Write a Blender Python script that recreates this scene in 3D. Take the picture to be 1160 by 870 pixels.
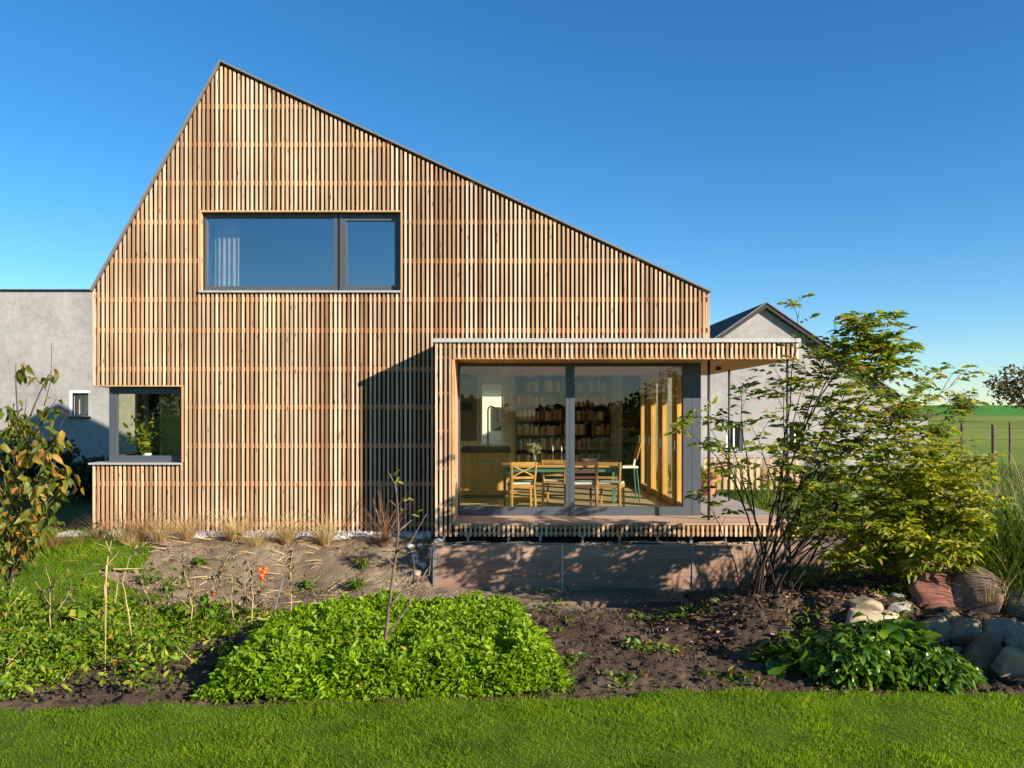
import bpy, bmesh, math, random
import numpy as np
from mathutils import Vector, Matrix, noise as mnoise

for o in list(bpy.data.objects):
    bpy.data.objects.remove(o, do_unlink=True)
SC = bpy.context.scene
COL = SC.collection
random.seed(7)
RNG = np.random.default_rng(7)

# ------------------------------------------------------------------ camera, sky, sun, exposure
CAMZ = 1.9
F = 902.0                      # focal length in photo pixels (photo 1160 wide)
VPX, VPY = 565.0, 467.0        # where the view axis meets the photo
cam_d = bpy.data.cameras.new('camera')
cam_d.sensor_width = 36.0
cam_d.lens = 36.0 * F / 1160.0
cam_d.shift_x = (580.0 - VPX) / 1160.0
cam_d.shift_y = (VPY - 435.0) / 1160.0
cam_d.clip_end = 3000.0
cam_d.clip_start = 0.05
cam = bpy.data.objects.new('camera', cam_d)
COL.objects.link(cam)
cam.location = (0, 0, CAMZ)
cam.rotation_euler = (math.radians(90), 0, 0)
SC.camera = cam

LIGHT = Vector((-1.22, 0.9, -0.59)).normalized()      # direction sunlight travels
SUN_EL = math.asin(-LIGHT.z)
SUN_AZ = math.atan2(-LIGHT.x, -LIGHT.y)
world = bpy.data.worlds.new('World')
SC.world = world
world.use_nodes = True
nt = world.node_tree
bg = nt.nodes['Background']
sky = nt.nodes.new('ShaderNodeTexSky')
sky.sky_type = 'NISHITA'
sky.sun_disc = False
sky.sun_elevation = SUN_EL
sky.sun_rotation = SUN_AZ
sky.altitude = 300
sky.air_density = 1.0
sky.dust_density = 0.0
sky.ozone_density = 3.0
hs = nt.nodes.new('ShaderNodeHueSaturation')
hs.inputs['Saturation'].default_value = 1.25
nt.links.new(sky.outputs[0], hs.inputs['Color'])
tcw = nt.nodes.new('ShaderNodeTexCoord'); sxz = nt.nodes.new('ShaderNodeSeparateXYZ')
nt.links.new(tcw.outputs['Generated'], sxz.inputs[0])
rmp = nt.nodes.new('ShaderNodeValToRGB')          # cooler air towards the horizon
rmp.color_ramp.elements[0].position = 0.0; rmp.color_ramp.elements[0].color = (.86, .99, 1.14, 1)
rmp.color_ramp.elements[1].position = 0.30; rmp.color_ramp.elements[1].color = (.70, 1.0, 1.09, 1)
nt.links.new(sxz.outputs[2], rmp.inputs[0])
mul = nt.nodes.new('ShaderNodeMix'); mul.data_type = 'RGBA'; mul.blend_type = 'MULTIPLY'; mul.inputs[0].default_value = 1.0
nt.links.new(hs.outputs[0], mul.inputs[6]); nt.links.new(rmp.outputs[0], mul.inputs[7])
nt.links.new(mul.outputs[2], bg.inputs[0])
bg.inputs[1].default_value = 0.080
sun_d = bpy.data.lights.new('sun', 'SUN')
sun_d.energy = 5.0
sun_d.angle = math.radians(0.5)
sun_d.color = (1.0, 0.915, 0.80)
sun = bpy.data.objects.new('sun', sun_d)
COL.objects.link(sun)
sun.rotation_euler = LIGHT.to_track_quat('-Z', 'Y').to_euler()
sun.location = (20, -15, 15)
SC.view_settings.view_transform = 'Standard'
SC.view_settings.look = 'None'
SC.view_settings.exposure = 1.0
SC.view_settings.gamma = 1.0
SC.cycles.max_bounces = 8
SC.cycles.transparent_max_bounces = 12

# ------------------------------------------------------------------ helpers
def P(px, py, Y):
    """photo pixel at distance Y -> world point"""
    return Vector(((px - VPX) * Y / F, Y, CAMZ - (py - VPY) * Y / F))
def PX(px, Y): return (px - VPX) * Y / F
def PZ(py, Y): return CAMZ - (py - VPY) * Y / F

def tag(o, label=None, cat=None, group=None, kind=None):
    if label: o['label'] = label
    if cat: o['category'] = cat
    if group: o['group'] = group
    if kind: o['kind'] = kind
    return o

def thing(name, label, cat, loc=(0, 0, 0), group=None):
    o = bpy.data.objects.new(name, None)
    o.empty_display_size = 0.1
    COL.objects.link(o)
    o.location = loc
    return tag(o, label, cat, group)

def link(name, me, mat, parent=None, origin=None):
    if mat is not None:
        for m in (mat if isinstance(mat, (list, tuple)) else [mat]):
            me.materials.append(m)
    o = bpy.data.objects.new(name, me)
    COL.objects.link(o)
    if origin is not None:
        me.transform(Matrix.Translation(-Vector(origin)))
        o.location = origin
    if parent is not None:
        o.parent = parent
        base = parent
        off = Vector((0, 0, 0))
        while base is not None:
            off += Vector(base.location)
            base = base.parent if base.parent is not None and base.type == 'EMPTY' else None
        if parent.type == 'EMPTY':
            o.matrix_parent_inverse = Matrix.Translation(-Vector(parent.location))
    return o

def copy_tree(o, parent=None):
    c = o.copy()
    COL.objects.link(c)
    if parent is not None:
        c.parent = parent
        c.matrix_parent_inverse = o.matrix_parent_inverse.copy()
    for ch in list(o.children):
        copy_tree(ch, c)
    return c

class MB:
    def __init__(s): s.v = []; s.f = []; s.m = []
    def add(s, vs, fs, mi=0):
        n = len(s.v); s.v += [tuple(v) for v in vs]
        for f in fs: s.f.append(tuple(i + n for i in f)); s.m.append(mi)
        return s
    def box(s, x0, x1, y0, y1, z0, z1, mi=0):
        return s.hexa([(x0,y0,z0),(x1,y0,z0),(x1,y1,z0),(x0,y1,z0),(x0,y0,z1),(x1,y0,z1),(x1,y1,z1),(x0,y1,z1)], mi)
    def hexa(s, v, mi=0):
        return s.add(v, [(0,3,2,1),(4,5,6,7),(0,1,5,4),(1,2,6,5),(2,3,7,6),(3,0,4,7)], mi)
    def beam(s, a, b, w, h, up=(0,0,1), mi=0):
        a = Vector(a); b = Vector(b); d = (b - a).normalized(); u = Vector(up)
        sd = d.cross(u)
        if sd.length < 1e-4: sd = d.cross(Vector((0,1,0)))
        sd.normalize(); u = sd.cross(d)
        p = []
        for q in (a, b):
            p += [q - sd*w/2 - u*h/2, q + sd*w/2 - u*h/2, q + sd*w/2 + u*h/2, q - sd*w/2 + u*h/2]
        return s.add(p, [(0,1,2,3),(7,6,5,4),(0,4,5,1),(1,5,6,2),(2,6,7,3),(3,7,4,0)], mi)
    def tube(s, pts, rad, n=6, mi=0, cap=True):
        pts = [Vector(p) for p in pts]
        if not isinstance(rad, (list, tuple)): rad = [rad]*len(pts)
        d0 = (pts[1]-pts[0]).normalized()
        ref = Vector((0,0,1)) if abs(d0.z) < .9 else Vector((1,0,0))
        u = d0.cross(ref).normalized(); rings = []; base = len(s.v)
        for i, p in enumerate(pts):
            d = (pts[min(i+1,len(pts)-1)] - pts[max(i-1,0)]).normalized()
            u = (u - d*u.dot(d))
            if u.length < 1e-5: u = d.cross(Vector((.3,.5,.8)))
            u.normalize(); w = d.cross(u)
            for k in range(n):
                a = 2*math.pi*k/n
                s.v.append(tuple(p + (u*math.cos(a) + w*math.sin(a))*rad[i]))
        for i in range(len(pts)-1):
            for k in range(n):
                a = base+i*n+k; b = base+i*n+(k+1)%n
                s.f.append((a, b, b+n, a+n)); s.m.append(mi)
        if cap:
            s.f.append(tuple(base+k for k in range(n))[::-1]); s.m.append(mi)
            e = base+(len(pts)-1)*n
            s.f.append(tuple(e+k for k in range(n))); s.m.append(mi)
        return s
    def prism(s, poly, y0, y1, mi=0):
        """polygon in (x, z), extruded along y"""
        n = len(poly)
        vs = [(x,y0,z) for x,z in poly] + [(x,y1,z) for x,z in poly]
        fs = [tuple(range(n)), tuple(range(2*n-1, n-1, -1))]
        fs += [(i, i+n, (i+1)%n+n, (i+1)%n) for i in range(n)]
        return s.add(vs, fs, mi)
    def lathe(s, c, prof, n=16, mi=0):
        base = len(s.v); c = Vector(c)
        for r, z in prof:
            for k in range(n):
                a = 2*math.pi*k/n
                s.v.append((c.x+r*math.cos(a), c.y+r*math.sin(a), c.z+z))
        for i in range(len(prof)-1):
            for k in range(n):
                a = base+i*n+k; b = base+i*n+(k+1)%n
                s.f.append((a,b,b+n,a+n)); s.m.append(mi)
        s.f.append(tuple(base+k for k in range(n))[::-1]); s.m.append(mi)
        e = base+(len(prof)-1)*n
        s.f.append(tuple(e+k for k in range(n))); s.m.append(mi)
        return s
    def build(s, name, mat, parent=None, origin=None, smooth=False, bevel=0):
        me = bpy.data.meshes.new(name)
        me.from_pydata(s.v, [], s.f)
        me.polygons.foreach_set('material_index', s.m)
        if smooth: me.polygons.foreach_set('use_smooth', [True]*len(s.f))
        bm = bmesh.new(); bm.from_mesh(me)
        bmesh.ops.recalc_face_normals(bm, faces=bm.faces)
        bm.to_mesh(me); bm.free()
        me.update()
        o = link(name, me, mat, parent, origin)
        if bevel:
            b = o.modifiers.new('bevel', 'BEVEL'); b.width = bevel; b.segments = 2; b.limit_method = 'ANGLE'
        return o

def np_mesh(name, V, T, mat, parent=None, origin=None, smooth=False, kind_idx=None):
    """V (n,3), T (m,3|4)"""
    V = np.asarray(V, dtype=np.float32); T = np.asarray(T, dtype=np.int32)
    if origin is not None: V = V - np.array(origin, dtype=np.float32)
    k = T.shape[1]
    me = bpy.data.meshes.new(name)
    me.vertices.add(len(V)); me.vertices.foreach_set('co', V.ravel())
    me.loops.add(T.size); me.loops.foreach_set('vertex_index', T.ravel())
    me.polygons.add(len(T)); me.polygons.foreach_set('loop_start', np.arange(0, T.size, k, dtype=np.int32))
    if smooth: me.polygons.foreach_set('use_smooth', np.ones(len(T), dtype=bool))
    if kind_idx is not None: me.polygons.foreach_set('material_index', kind_idx.astype(np.int32))
    me.update(calc_edges=True); me.validate()
    o = link(name, me, mat, parent)
    if origin is not None and parent is None: o.location = origin
    return o

# template leaves: +Y is length, +Z the upper side
def leaf_t(w=.2, fold=.25, droop=.25, wave=0.0):
    def c(y): return (0, y, -droop*y*y)
    def sd(y, ww, sg, wv): return (sg*ww, y, -droop*y*y + fold*ww + wv)
    V = [c(0), c(.35), c(.7), c(1), sd(.3,w,-1,wave), sd(.7,w*.8,-1,-wave), sd(.3,w,1,-wave), sd(.7,w*.8,1,wave)]
    T = [(0,1,4),(0,6,1),(1,2,5),(1,5,4),(1,6,7),(1,7,2),(2,3,5),(2,7,3)]
    return np.array(V), np.array(T)
def round_t(w=.3, fold=.3, droop=.4, wave=.05):
    def c(y): return (0, y, -droop*y*y)
    V = [c(0), c(.3), c(.65), c(1), (-w*.55,.32,fold*w*.5-.03), (-w,.72,fold*w-.25*droop+wave), (w*.55,.32,fold*w*.5-.03), (w,.72,fold*w-.25*droop-wave), (-w*.6,.97,-.7*droop), (w*.6,.97,-.7*droop-wave)]
    return np.array(V), np.array([(0,1,4),(0,6,1),(1,2,5),(1,5,4),(1,6,7),(1,7,2),(2,3,8),(2,8,5),(2,9,3),(2,7,9)])
def blade_t(w=.05, bend=.3):
    V = [(-w,0,0),(w,0,0),(-w*.8,.5,-bend*.25),(w*.8,.5,-bend*.25),(0,1,-bend)]
    T = [(0,1,3),(0,3,2),(2,3,4)]
    return np.array(V), np.array(T)
def dia_t(w=.35, fold=.15):
    return np.array([(0,0,0),(w,.45,fold),(0,1,0),(-w,.45,fold)]), np.array([(0,1,2),(0,2,3)])

def norm(a): return a/np.maximum(np.linalg.norm(a, axis=1, keepdims=True), 1e-6)
def scatter(tmpl, pos, dirs, ups, scale, wid=None):
    Vt, Tt = tmpl
    n = len(pos); d = norm(np.asarray(dirs, float)); u = np.asarray(ups, float)
    s = norm(np.cross(d, u)); u = np.cross(s, d)
    sc = np.asarray(scale, float).reshape(-1,1,1)*np.ones((n,1,1))
    R = np.stack([s, d, u], axis=2)                    # columns
    Vl = Vt[None]*sc
    if wid is not None: Vl = Vl*np.stack([np.asarray(wid), np.ones(n), np.ones(n)], 1)[:,None,:]
    V = np.einsum('nij,nkj->nki', R, Vl) + np.asarray(pos)[:,None,:]
    T = Tt[None] + (np.arange(n)*len(Vt))[:,None,None]
    return V.reshape(-1,3), T.reshape(-1,3)
def merge(parts):
    V = []; T = []; n = 0
    for v, t in parts:
        V.append(v); T.append(t+n); n += len(v)
    return np.concatenate(V), np.concatenate(T)
def rdir(n, lo=-1, hi=1):
    a = RNG.uniform(0, 2*np.pi, n); z = RNG.uniform(lo, hi, n); r = np.sqrt(np.maximum(0, 1-np.clip(z,-1,1)**2))
    return np.stack([r*np.cos(a), r*np.sin(a), z], 1)

# value noise on numpy arrays
_L = RNG.uniform(-1, 1, (256, 256))
def vnoise(x, y):
    x = np.asarray(x, float); y = np.asarray(y, float)
    xi = np.floor(x).astype(int); yi = np.floor(y).astype(int); fx = x-xi; fy = y-yi
    fx = fx*fx*(3-2*fx); fy = fy*fy*(3-2*fy)
    g = lambda a, b: _L[a % 256, b % 256]
    return (g(xi,yi)*(1-fx)+g(xi+1,yi)*fx)*(1-fy) + (g(xi,yi+1)*(1-fx)+g(xi+1,yi+1)*fx)*fy
def fbm(x, y, o=4):
    r = 0; a = 1
    for i in range(o):
        r = r + a*vnoise(x*2**i+17*i, y*2**i+5*i); a *= .5
    return r
def sst(a, b, x):
    t = np.clip((np.asarray(x, float)-a)/(b-a), 0, 1); return t*t*(3-2*t)

# ------------------------------------------------------------------ materials
MATS = {}
def new_mat(name):
    m = bpy.data.materials.new(name); m.use_nodes = True
    MATS[name] = m
    return m, m.node_tree, m.node_tree.nodes, m.node_tree.links, m.node_tree.nodes['Principled BSDF']
def ramp(N, stops, interp='LINEAR'):
    r = N.new('ShaderNodeValToRGB'); cr = r.color_ramp; cr.interpolation = interp
    while len(cr.elements) < len(stops): cr.elements.new(.5)
    for e, (p, c) in zip(cr.elements, stops):
        e.position = p; e.color = (*c, 1)
    return r
def coords(N, L, scale=(1,1,1), which='Object'):
    tc = N.new('ShaderNodeTexCoord'); mp = N.new('ShaderNodeMapping')
    mp.inputs['Scale'].default_value = scale
    L.new(tc.outputs[which], mp.inputs[0]); return mp
def nz(N, L, vec, scale, detail=4, rough=.6):
    n = N.new('ShaderNodeTexNoise'); n.inputs['Scale'].default_value = scale
    n.inputs['Detail'].default_value = detail; n.inputs['Roughness'].default_value = rough
    L.new(vec.outputs[0], n.inputs['Vector']); return n
def bump(N, L, h, bsdf, strength=.3, dist=.02):
    b = N.new('ShaderNodeBump'); b.inputs['Strength'].default_value = strength; b.inputs['Distance'].default_value = dist
    L.new(h, b.inputs['Height']); L.new(b.outputs[0], bsdf.inputs['Normal'])
def mixc(N, L, a, b, fac, mode='MIX'):
    m = N.new('ShaderNodeMix'); m.data_type = 'RGBA'; m.blend_type = mode
    for v, i in ((a, 6), (b, 7)):
        if isinstance(v, tuple): m.inputs[i].default_value = (*v, 1)
        else: L.new(v, m.inputs[i])
    if isinstance(fac, (int, float)): m.inputs[0].default_value = fac
    else: L.new(fac, m.inputs[0])
    return m.outputs[2]

def plain(name, col, rough=.5, metal=0, var=.12, scale=8, bmp=0.0, bscale=60):
    m, t, N, L, b = new_mat(name)
    c = coords(N, L); n = nz(N, L, c, scale)
    r = ramp(N, [(.3, tuple(x*(1-var) for x in col)), (.7, tuple(min(1, x*(1+var)) for x in col))])
    L.new(n.outputs[0], r.inputs[0]); L.new(r.outputs[0], b.inputs['Base Color'])
    b.inputs['Roughness'].default_value = rough; b.inputs['Metallic'].default_value = metal
    if bmp:
        n2 = nz(N, L, c, bscale); bump(N, L, n2.outputs[0], b, bmp, .01)
    return m

def wood(name, stops, grain=(40, 40, 1.2), knots=True, rough=.62, island=True, kcol=(.24,.09,.035)):
    """stops: colours spread over the single boards; grain runs along the axis with the low scale"""
    m, t, N, L, b = new_mat(name)
    g = N.new('ShaderNodeNewGeometry')
    r = ramp(N, stops)
    c = coords(N, L, grain)
    if island:
        L.new(g.outputs['Random Per Island'], r.inputs[0])
        ad = N.new('ShaderNodeVectorMath'); ad.operation = 'MULTIPLY_ADD'
        cb = N.new('ShaderNodeCombineXYZ')
        for i in range(3): L.new(g.outputs['Random Per Island'], cb.inputs[i])
        ad.inputs[1].default_value = (91, 47, 133)
        L.new(cb.outputs[0], ad.inputs[0]); L.new(c.outputs[0], ad.inputs[2]); vec = ad
    else:
        n0 = nz(N, L, c, .5); L.new(n0.outputs[0], r.inputs[0]); vec = c
    n = nz(N, L, vec, 1.0, 5)
    gr = ramp(N, [(.3, (.62,.52,.44)), (.62, (1,1,1))])
    L.new(n.outputs[0], gr.inputs[0])
    col = mixc(N, L, r.outputs[0], gr.outputs[0], .75, 'MULTIPLY')
    if knots:
        v = N.new('ShaderNodeTexVoronoi'); v.feature = 'F1'
        v.inputs['Scale'].default_value = 1.0
        mp = N.new('ShaderNodeMapping')
        mp.inputs['Scale'].default_value = tuple(.42 if s > 10 else 1.9 for s in grain) if False else (.35,.35,2.4) if grain[2] < 10 else (2.4,.35,.35)
        L.new(vec.outputs[0], mp.inputs[0]); L.new(mp.outputs[0], v.inputs['Vector'])
        kr = ramp(N, [(.07, (1,1,1)), (.16, (0,0,0))])
        L.new(v.outputs['Distance'], kr.inputs[0])
        col = mixc(N, L, col, kcol, kr.outputs[0])
    wn = nz(N, L, coords(N, L, (1,1,1)), .9, 5)
    wr = ramp(N, [(.42, (.80,.79,.80)), (.60, (1.04,1.02,1.0))]); L.new(wn.outputs[0], wr.inputs[0])
    col = mixc(N, L, col, wr.outputs[0], .8, 'MULTIPLY')
    L.new(col, b.inputs['Base Color'])
    b.inputs['Roughness'].default_value = rough
    b.inputs['Specular IOR Level'].default_value = .25
    bump(N, L, n.outputs[0], b, .15, .004)
    return m

def foliage(name, stops, transl=.35, rough=.5, spec=.35, tcol=None):
    m, t, N, L, b = new_mat(name)
    g = N.new('ShaderNodeNewGeometry'); r = ramp(N, stops)
    L.new(g.outputs['Random Per Island'], r.inputs[0])
    c = coords(N, L); n = nz(N, L, c, 3.0, 3)
    rr = ramp(N, [(.3, (.7,.72,.6)), (.7, (1.15,1.1,1.0))]); L.new(n.outputs[0], rr.inputs[0])
    col = mixc(N, L, r.outputs[0], rr.outputs[0], 1.0, 'MULTIPLY')
    L.new(col, b.inputs['Base Color']); b.inputs['Roughness'].default_value = rough
    b.inputs['Specular IOR Level'].default_value = spec
    tr = N.new('ShaderNodeBsdfTranslucent')
    tc = mixc(N, L, col, tcol or (1.5, 1.5, .5), 1.0, 'MULTIPLY')
    L.new(tc, tr.inputs[0])
    mx = N.new('ShaderNodeMixShader'); mx.inputs[0].default_value = transl
    L.new(b.outputs[0], mx.inputs[1]); L.new(tr.outputs[0], mx.inputs[2])
    L.new(mx.outputs[0], N['Material Output'].inputs[0])
    return m

def glass(name, tint=(.80,.86,.78), f0=.1):
    m, t, N, L, b = new_mat(name)
    N.remove(b)
    geo = N.new('ShaderNodeNewGeometry'); dt = N.new('ShaderNodeVectorMath'); dt.operation = 'DOT_PRODUCT'
    L.new(geo.outputs['Incoming'], dt.inputs[0]); L.new(geo.outputs['Normal'], dt.inputs[1])
    def mth(op, a, b=None):
        q = N.new('ShaderNodeMath'); q.operation = op
        for i, v in enumerate((a, b)):
            if v is None: continue
            if isinstance(v, (int, float)): q.inputs[i].default_value = v
            else: L.new(v, q.inputs[i])
        return q.outputs[0]
    fre = mth('ADD', mth('MULTIPLY', mth('POWER', mth('SUBTRACT', 1.0, mth('ABSOLUTE', dt.outputs['Value'])), 5.0), 1-f0), f0)
    tr = N.new('ShaderNodeBsdfTransparent'); tr.inputs[0].default_value = (*tint, 1)
    gl = N.new('ShaderNodeBsdfGlossy'); gl.inputs['Roughness'].default_value = 0.0
    gl.inputs[0].default_value = (.95,.97,1,1)
    c = coords(N, L); n = nz(N, L, c, .6, 1)
    bp = N.new('ShaderNodeBump'); bp.inputs['Strength'].default_value = .05; bp.inputs['Distance'].default_value = .02
    L.new(n.outputs[0], bp.inputs['Height']); L.new(bp.outputs[0], gl.inputs['Normal'])
    mx = N.new('ShaderNodeMixShader'); L.new(fre, mx.inputs[0])
    L.new(tr.outputs[0], mx.inputs[1]); L.new(gl.outputs[0], mx.inputs[2])
    L.new(mx.outputs[0], N['Material Output'].inputs[0])
    return m

M = {}
LARCH = [(0,(.36,.20,.10)),(.18,(.54,.34,.185)),(.42,(.68,.49,.30)),(.72,(.78,.62,.43)),(.88,(.60,.39,.22)),(1,(.42,.25,.14))]
M['slat'] = wood('larch_slat', LARCH)
M['batten'] = wood('larch_batten', [(0,(.55,.20,.07)),(1,(.66,.30,.12))], grain=(1.2,40,40))
M['jamb'] = wood('larch_board', [(0,(.55,.30,.13)),(1,(.66,.42,.22))], grain=(30,30,1.2), knots=False)
M['plank'] = wood('larch_plank', [(0,(.50,.31,.19)),(1,(.60,.42,.28))], grain=(1.2,30,30), knots=False)
M['soffit'] = wood('soffit_board', [(0,(.52,.26,.075)),(1,(.62,.34,.11))], grain=(8,.8,8), knots=False)
M['membrane'] = plain('black_membrane', (.012,.011,.010), .9)
M['anthracite'] = plain('anthracite_frame', (.068,.076,.086), .42, var=.05)
M['zinc'] = plain('zinc_sheet', (.40,.38,.35), .55, .1, var=.1)
M['roofmetal'] = plain('roof_sheet', (.17,.155,.145), .7, .0, var=.1)
M['glass'] = glass('window_glass', (.94,.93,.79), .062)
M['glass2'] = glass('upper_glass', (.80,.84,.86), .36)
M['plaster_in'] = plain('interior_plaster', (.72,.66,.47), .9, var=.04)
M['floor_in'] = wood('interior_floor', [(0,(.52,.44,.30)),(1,(.64,.55,.40))], grain=(.8,14,14), knots=False, rough=.4)
M['oak'] = wood('honey_timber', [(0,(.58,.34,.10)),(1,(.70,.45,.16))], grain=(20,20,1.2), knots=False, rough=.5)
M['deck'] = wood('deck_board', [(0,(.36,.31,.27)),(1,(.46,.40,.35))], grain=(1.2,30,30), knots=False)
M['steel'] = plain('galvanised_steel', (.42,.43,.44), .4, .7, var=.1, scale=30)
M['darksteel'] = plain('dark_steel', (.055,.06,.065), .45, .3)

def plaster(name, col, streak=.35):
    m, t, N, L, b = new_mat(name)
    c = coords(N, L); n = nz(N, L, c, .55, 8, .68); n2 = nz(N, L, c, 5.0, 6, .7)
    cs = coords(N, L, (2.2,2.2,.16)); n3 = nz(N, L, cs, 1.0, 5)
    r = ramp(N, [(.30, tuple(x*.74 for x in col)), (.48, col), (.68, tuple(x*1.18 for x in col))])
    L.new(n.outputs[0], r.inputs[0])
    r2 = ramp(N, [(.35, (.80,.79,.78)), (.6, (1.05,1.05,1.05))]); L.new(n2.outputs[0], r2.inputs[0])
    r3 = ramp(N, [(.35, (.80,.79,.78)), (.55, (1,1,1))]); L.new(n3.outputs[0], r3.inputs[0])
    k = mixc(N, L, r.outputs[0], r2.outputs[0], .8, 'MULTIPLY'); k = mixc(N, L, k, r3.outputs[0], streak, 'MULTIPLY')
    L.new(k, b.inputs['Base Color']); b.inputs['Roughness'].default_value = .92
    bump(N, L, n2.outputs[0], b, .35, .03)
    return m
M['barn'] = plaster('grey_render', (.35,.325,.295))
M['gable'] = plaster('grey_lime_render', (.34,.315,.285))
M['white'] = plain('white_paint', (.75,.73,.69), .6)
M['tile'] = plain('dark_roof_tile', (.045,.042,.042), .95, bmp=.4, bscale=20)

def earth(name, a, bcol, c3, scale=1.6, bstr=.6, bscale=28):
    m, t, N, L, b = new_mat(name)
    c = coords(N, L, which='Object'); n = nz(N, L, c, scale, 8, .65); n2 = nz(N, L, c, bscale, 6, .7)
    r = ramp(N, [(.28, a), (.5, bcol), (.72, c3)]); L.new(n.outputs[0], r.inputs[0])
    r2 = ramp(N, [(.3, (.62,.6,.58)), (.65, (1.1,1.1,1.1))]); L.new(n2.outputs[0], r2.inputs[0])
    L.new(mixc(N, L, r.outputs[0], r2.outputs[0], .8, 'MULTIPLY'), b.inputs['Base Color'])
    b.inputs['Roughness'].default_value = .95; b.inputs['Specular IOR Level'].default_value = .15
    bump(N, L, n2.outputs[0], b, bstr, .04)
    return m
M['soil'] = earth('dark_soil', (.045,.029,.018), (.095,.062,.040), (.15,.10,.066))
M['sand'] = earth('sandy_earth', (.13,.092,.058), (.22,.16,.105), (.30,.23,.155), 1.1)
M['lawn_soil'] = earth('lawn_thatch', (.04,.085,.005), (.07,.13,.006), (.09,.15,.010), 3)
M['bark'] = earth('bark', (.05,.035,.025), (.10,.072,.05), (.17,.13,.10), 6, .5, 50)
M['darkbark'] = earth('dark_bark', (.025,.018,.014), (.05,.037,.028), (.09,.07,.055), 6, .5, 50)
M['bark_red'] = earth('sapling_bark', (.085,.05,.035), (.16,.105,.075), (.24,.17,.13), 9, .3, 60)

def ground_mat():
    m, t, N, L, b = new_mat('ground_cover')
    g = N.new('ShaderNodeNewGeometry'); sp = N.new('ShaderNodeSeparateXYZ'); L.new(g.outputs['Position'], sp.inputs[0])
    c = coords(N, L); n = nz(N, L, c, 1.1, 8, .65); n2 = nz(N, L, c, 26, 6, .7); nb = nz(N, L, c, .05, 6)
    sand = ramp(N, [(.28,(.13,.092,.058)),(.5,(.22,.16,.105)),(.72,(.30,.23,.155))]); L.new(n.outputs[0], sand.inputs[0])
    r2 = ramp(N, [(.3,(.60,.58,.55)),(.65,(1.1,1.1,1.1))]); L.new(n2.outputs[0], r2.inputs[0])
    near = mixc(N, L, sand.outputs[0], r2.outputs[0], .8, 'MULTIPLY')
    meadow = ramp(N, [(.35,(.15,.20,.022)),(.65,(.24,.26,.045))]); L.new(nb.outputs[0], meadow.inputs[0])
    cst = coords(N, L, (.01,.25,1)); ns = nz(N, L, cst, 1.0, 4)
    crop = ramp(N, [(.35,(.05,.19,.012)),(.65,(.075,.24,.018))]); L.new(ns.outputs[0], crop.inputs[0])
    def step(out, lo, hi, wob=0.0):
        a = N.new('ShaderNodeMath'); a.operation = 'MULTIPLY_ADD'
        L.new(n.outputs[0], a.inputs[0]); a.inputs[1].default_value = wob; L.new(out, a.inputs[2])
        k = N.new('ShaderNodeMapRange'); k.inputs[1].default_value = lo; k.inputs[2].default_value = hi
        L.new(a.outputs[0], k.inputs[0]); return k.outputs[0]
    far = mixc(N, L, meadow.outputs[0], crop.outputs[0], step(sp.outputs[1], 129.5, 130.5))
    col = mixc(N, L, near, far, step(sp.outputs[1], 13.2, 14.2, 1.0))
    # rough grass left of the house and behind the photographer
    neg = N.new('ShaderNodeMath'); neg.operation = 'MULTIPLY'; neg.inputs[1].default_value = -1; L.new(sp.outputs[0], neg.inputs[0])
    col = mixc(N, L, col, (.06,.10,.018), step(neg.outputs[0], 6.3, 6.9, 1.0))
    neg2 = N.new('ShaderNodeMath'); neg2.operation = 'MULTIPLY'; neg2.inputs[1].default_value = -1; L.new(sp.outputs[1], neg2.inputs[0])
    col = mixc(N, L, col, (.06,.12,.012), step(neg2.outputs[0], -5.6, -5.0, .3))
    L.new(col, b.inputs['Base Color']); b.inputs['Roughness'].default_value = .95; b.inputs['Specular IOR Level'].default_value = .15
    bump(N, L, n2.outputs[0], b, .6, .04)
    return m
M['ground'] = ground_mat()

M['lawn'] = foliage('lawn_grass', [(0,(.14,.24,.002)),(.5,(.20,.32,.003)),(.85,(.26,.37,.004)),(1,(.36,.34,.03))], .58, .55)
M['mustard'] = foliage('mustard_leaf', [(0,(.12,.24,.006)),(.5,(.22,.36,.008)),(.97,(.33,.46,.02)),(1,(.42,.36,.08))], .48, .5)
M['veg'] = foliage('vegetable_leaf', [(0,(.07,.16,.008)),(.45,(.15,.26,.010)),(.85,(.25,.33,.015)),(1,(.40,.34,.05))], .38, .5)
M['weed'] = foliage('weed_leaf', [(0,(.05,.12,.012)),(.6,(.12,.20,.02)),(.88,(.22,.22,.03)),(1,(.25,.06,.02))], .3, .5)
M['elder'] = foliage('elder_leaf', [(0,(.06,.12,.008)),(.35,(.13,.19,.012)),(.7,(.22,.25,.016)),(.93,(.34,.30,.03)),(1,(.36,.18,.04))], .52, .45)
M['yellowleaf'] = foliage('yellow_green_leaf', [(0,(.12,.17,.010)),(.4,(.24,.28,.02)),(.8,(.38,.36,.03)),(1,(.48,.36,.04))], .5, .45)
M['quince'] = foliage('autumn_leaf', [(0,(.06,.10,.015)),(.45,(.12,.16,.02)),(.7,(.24,.22,.035)),(.88,(.46,.28,.05)),(1,(.44,.15,.05))], .45, .45)
M['chard'] = foliage('glossy_leaf', [(0,(.035,.10,.008)),(.5,(.08,.18,.010)),(.9,(.17,.27,.02)),(1,(.26,.34,.05))], .38, .26, .7)
M['tallgrass'] = foliage('tall_grass_blade', [(0,(.035,.085,.010)),(.5,(.07,.13,.014)),(.85,(.13,.18,.03)),(1,(.36,.30,.12))], .35, .5)
M['straw'] = foliage('dry_straw', [(0,(.40,.27,.12)),(.5,(.58,.43,.21)),(1,(.72,.58,.33))], .3, .6, .2, (1.2,1.1,.8))
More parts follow.
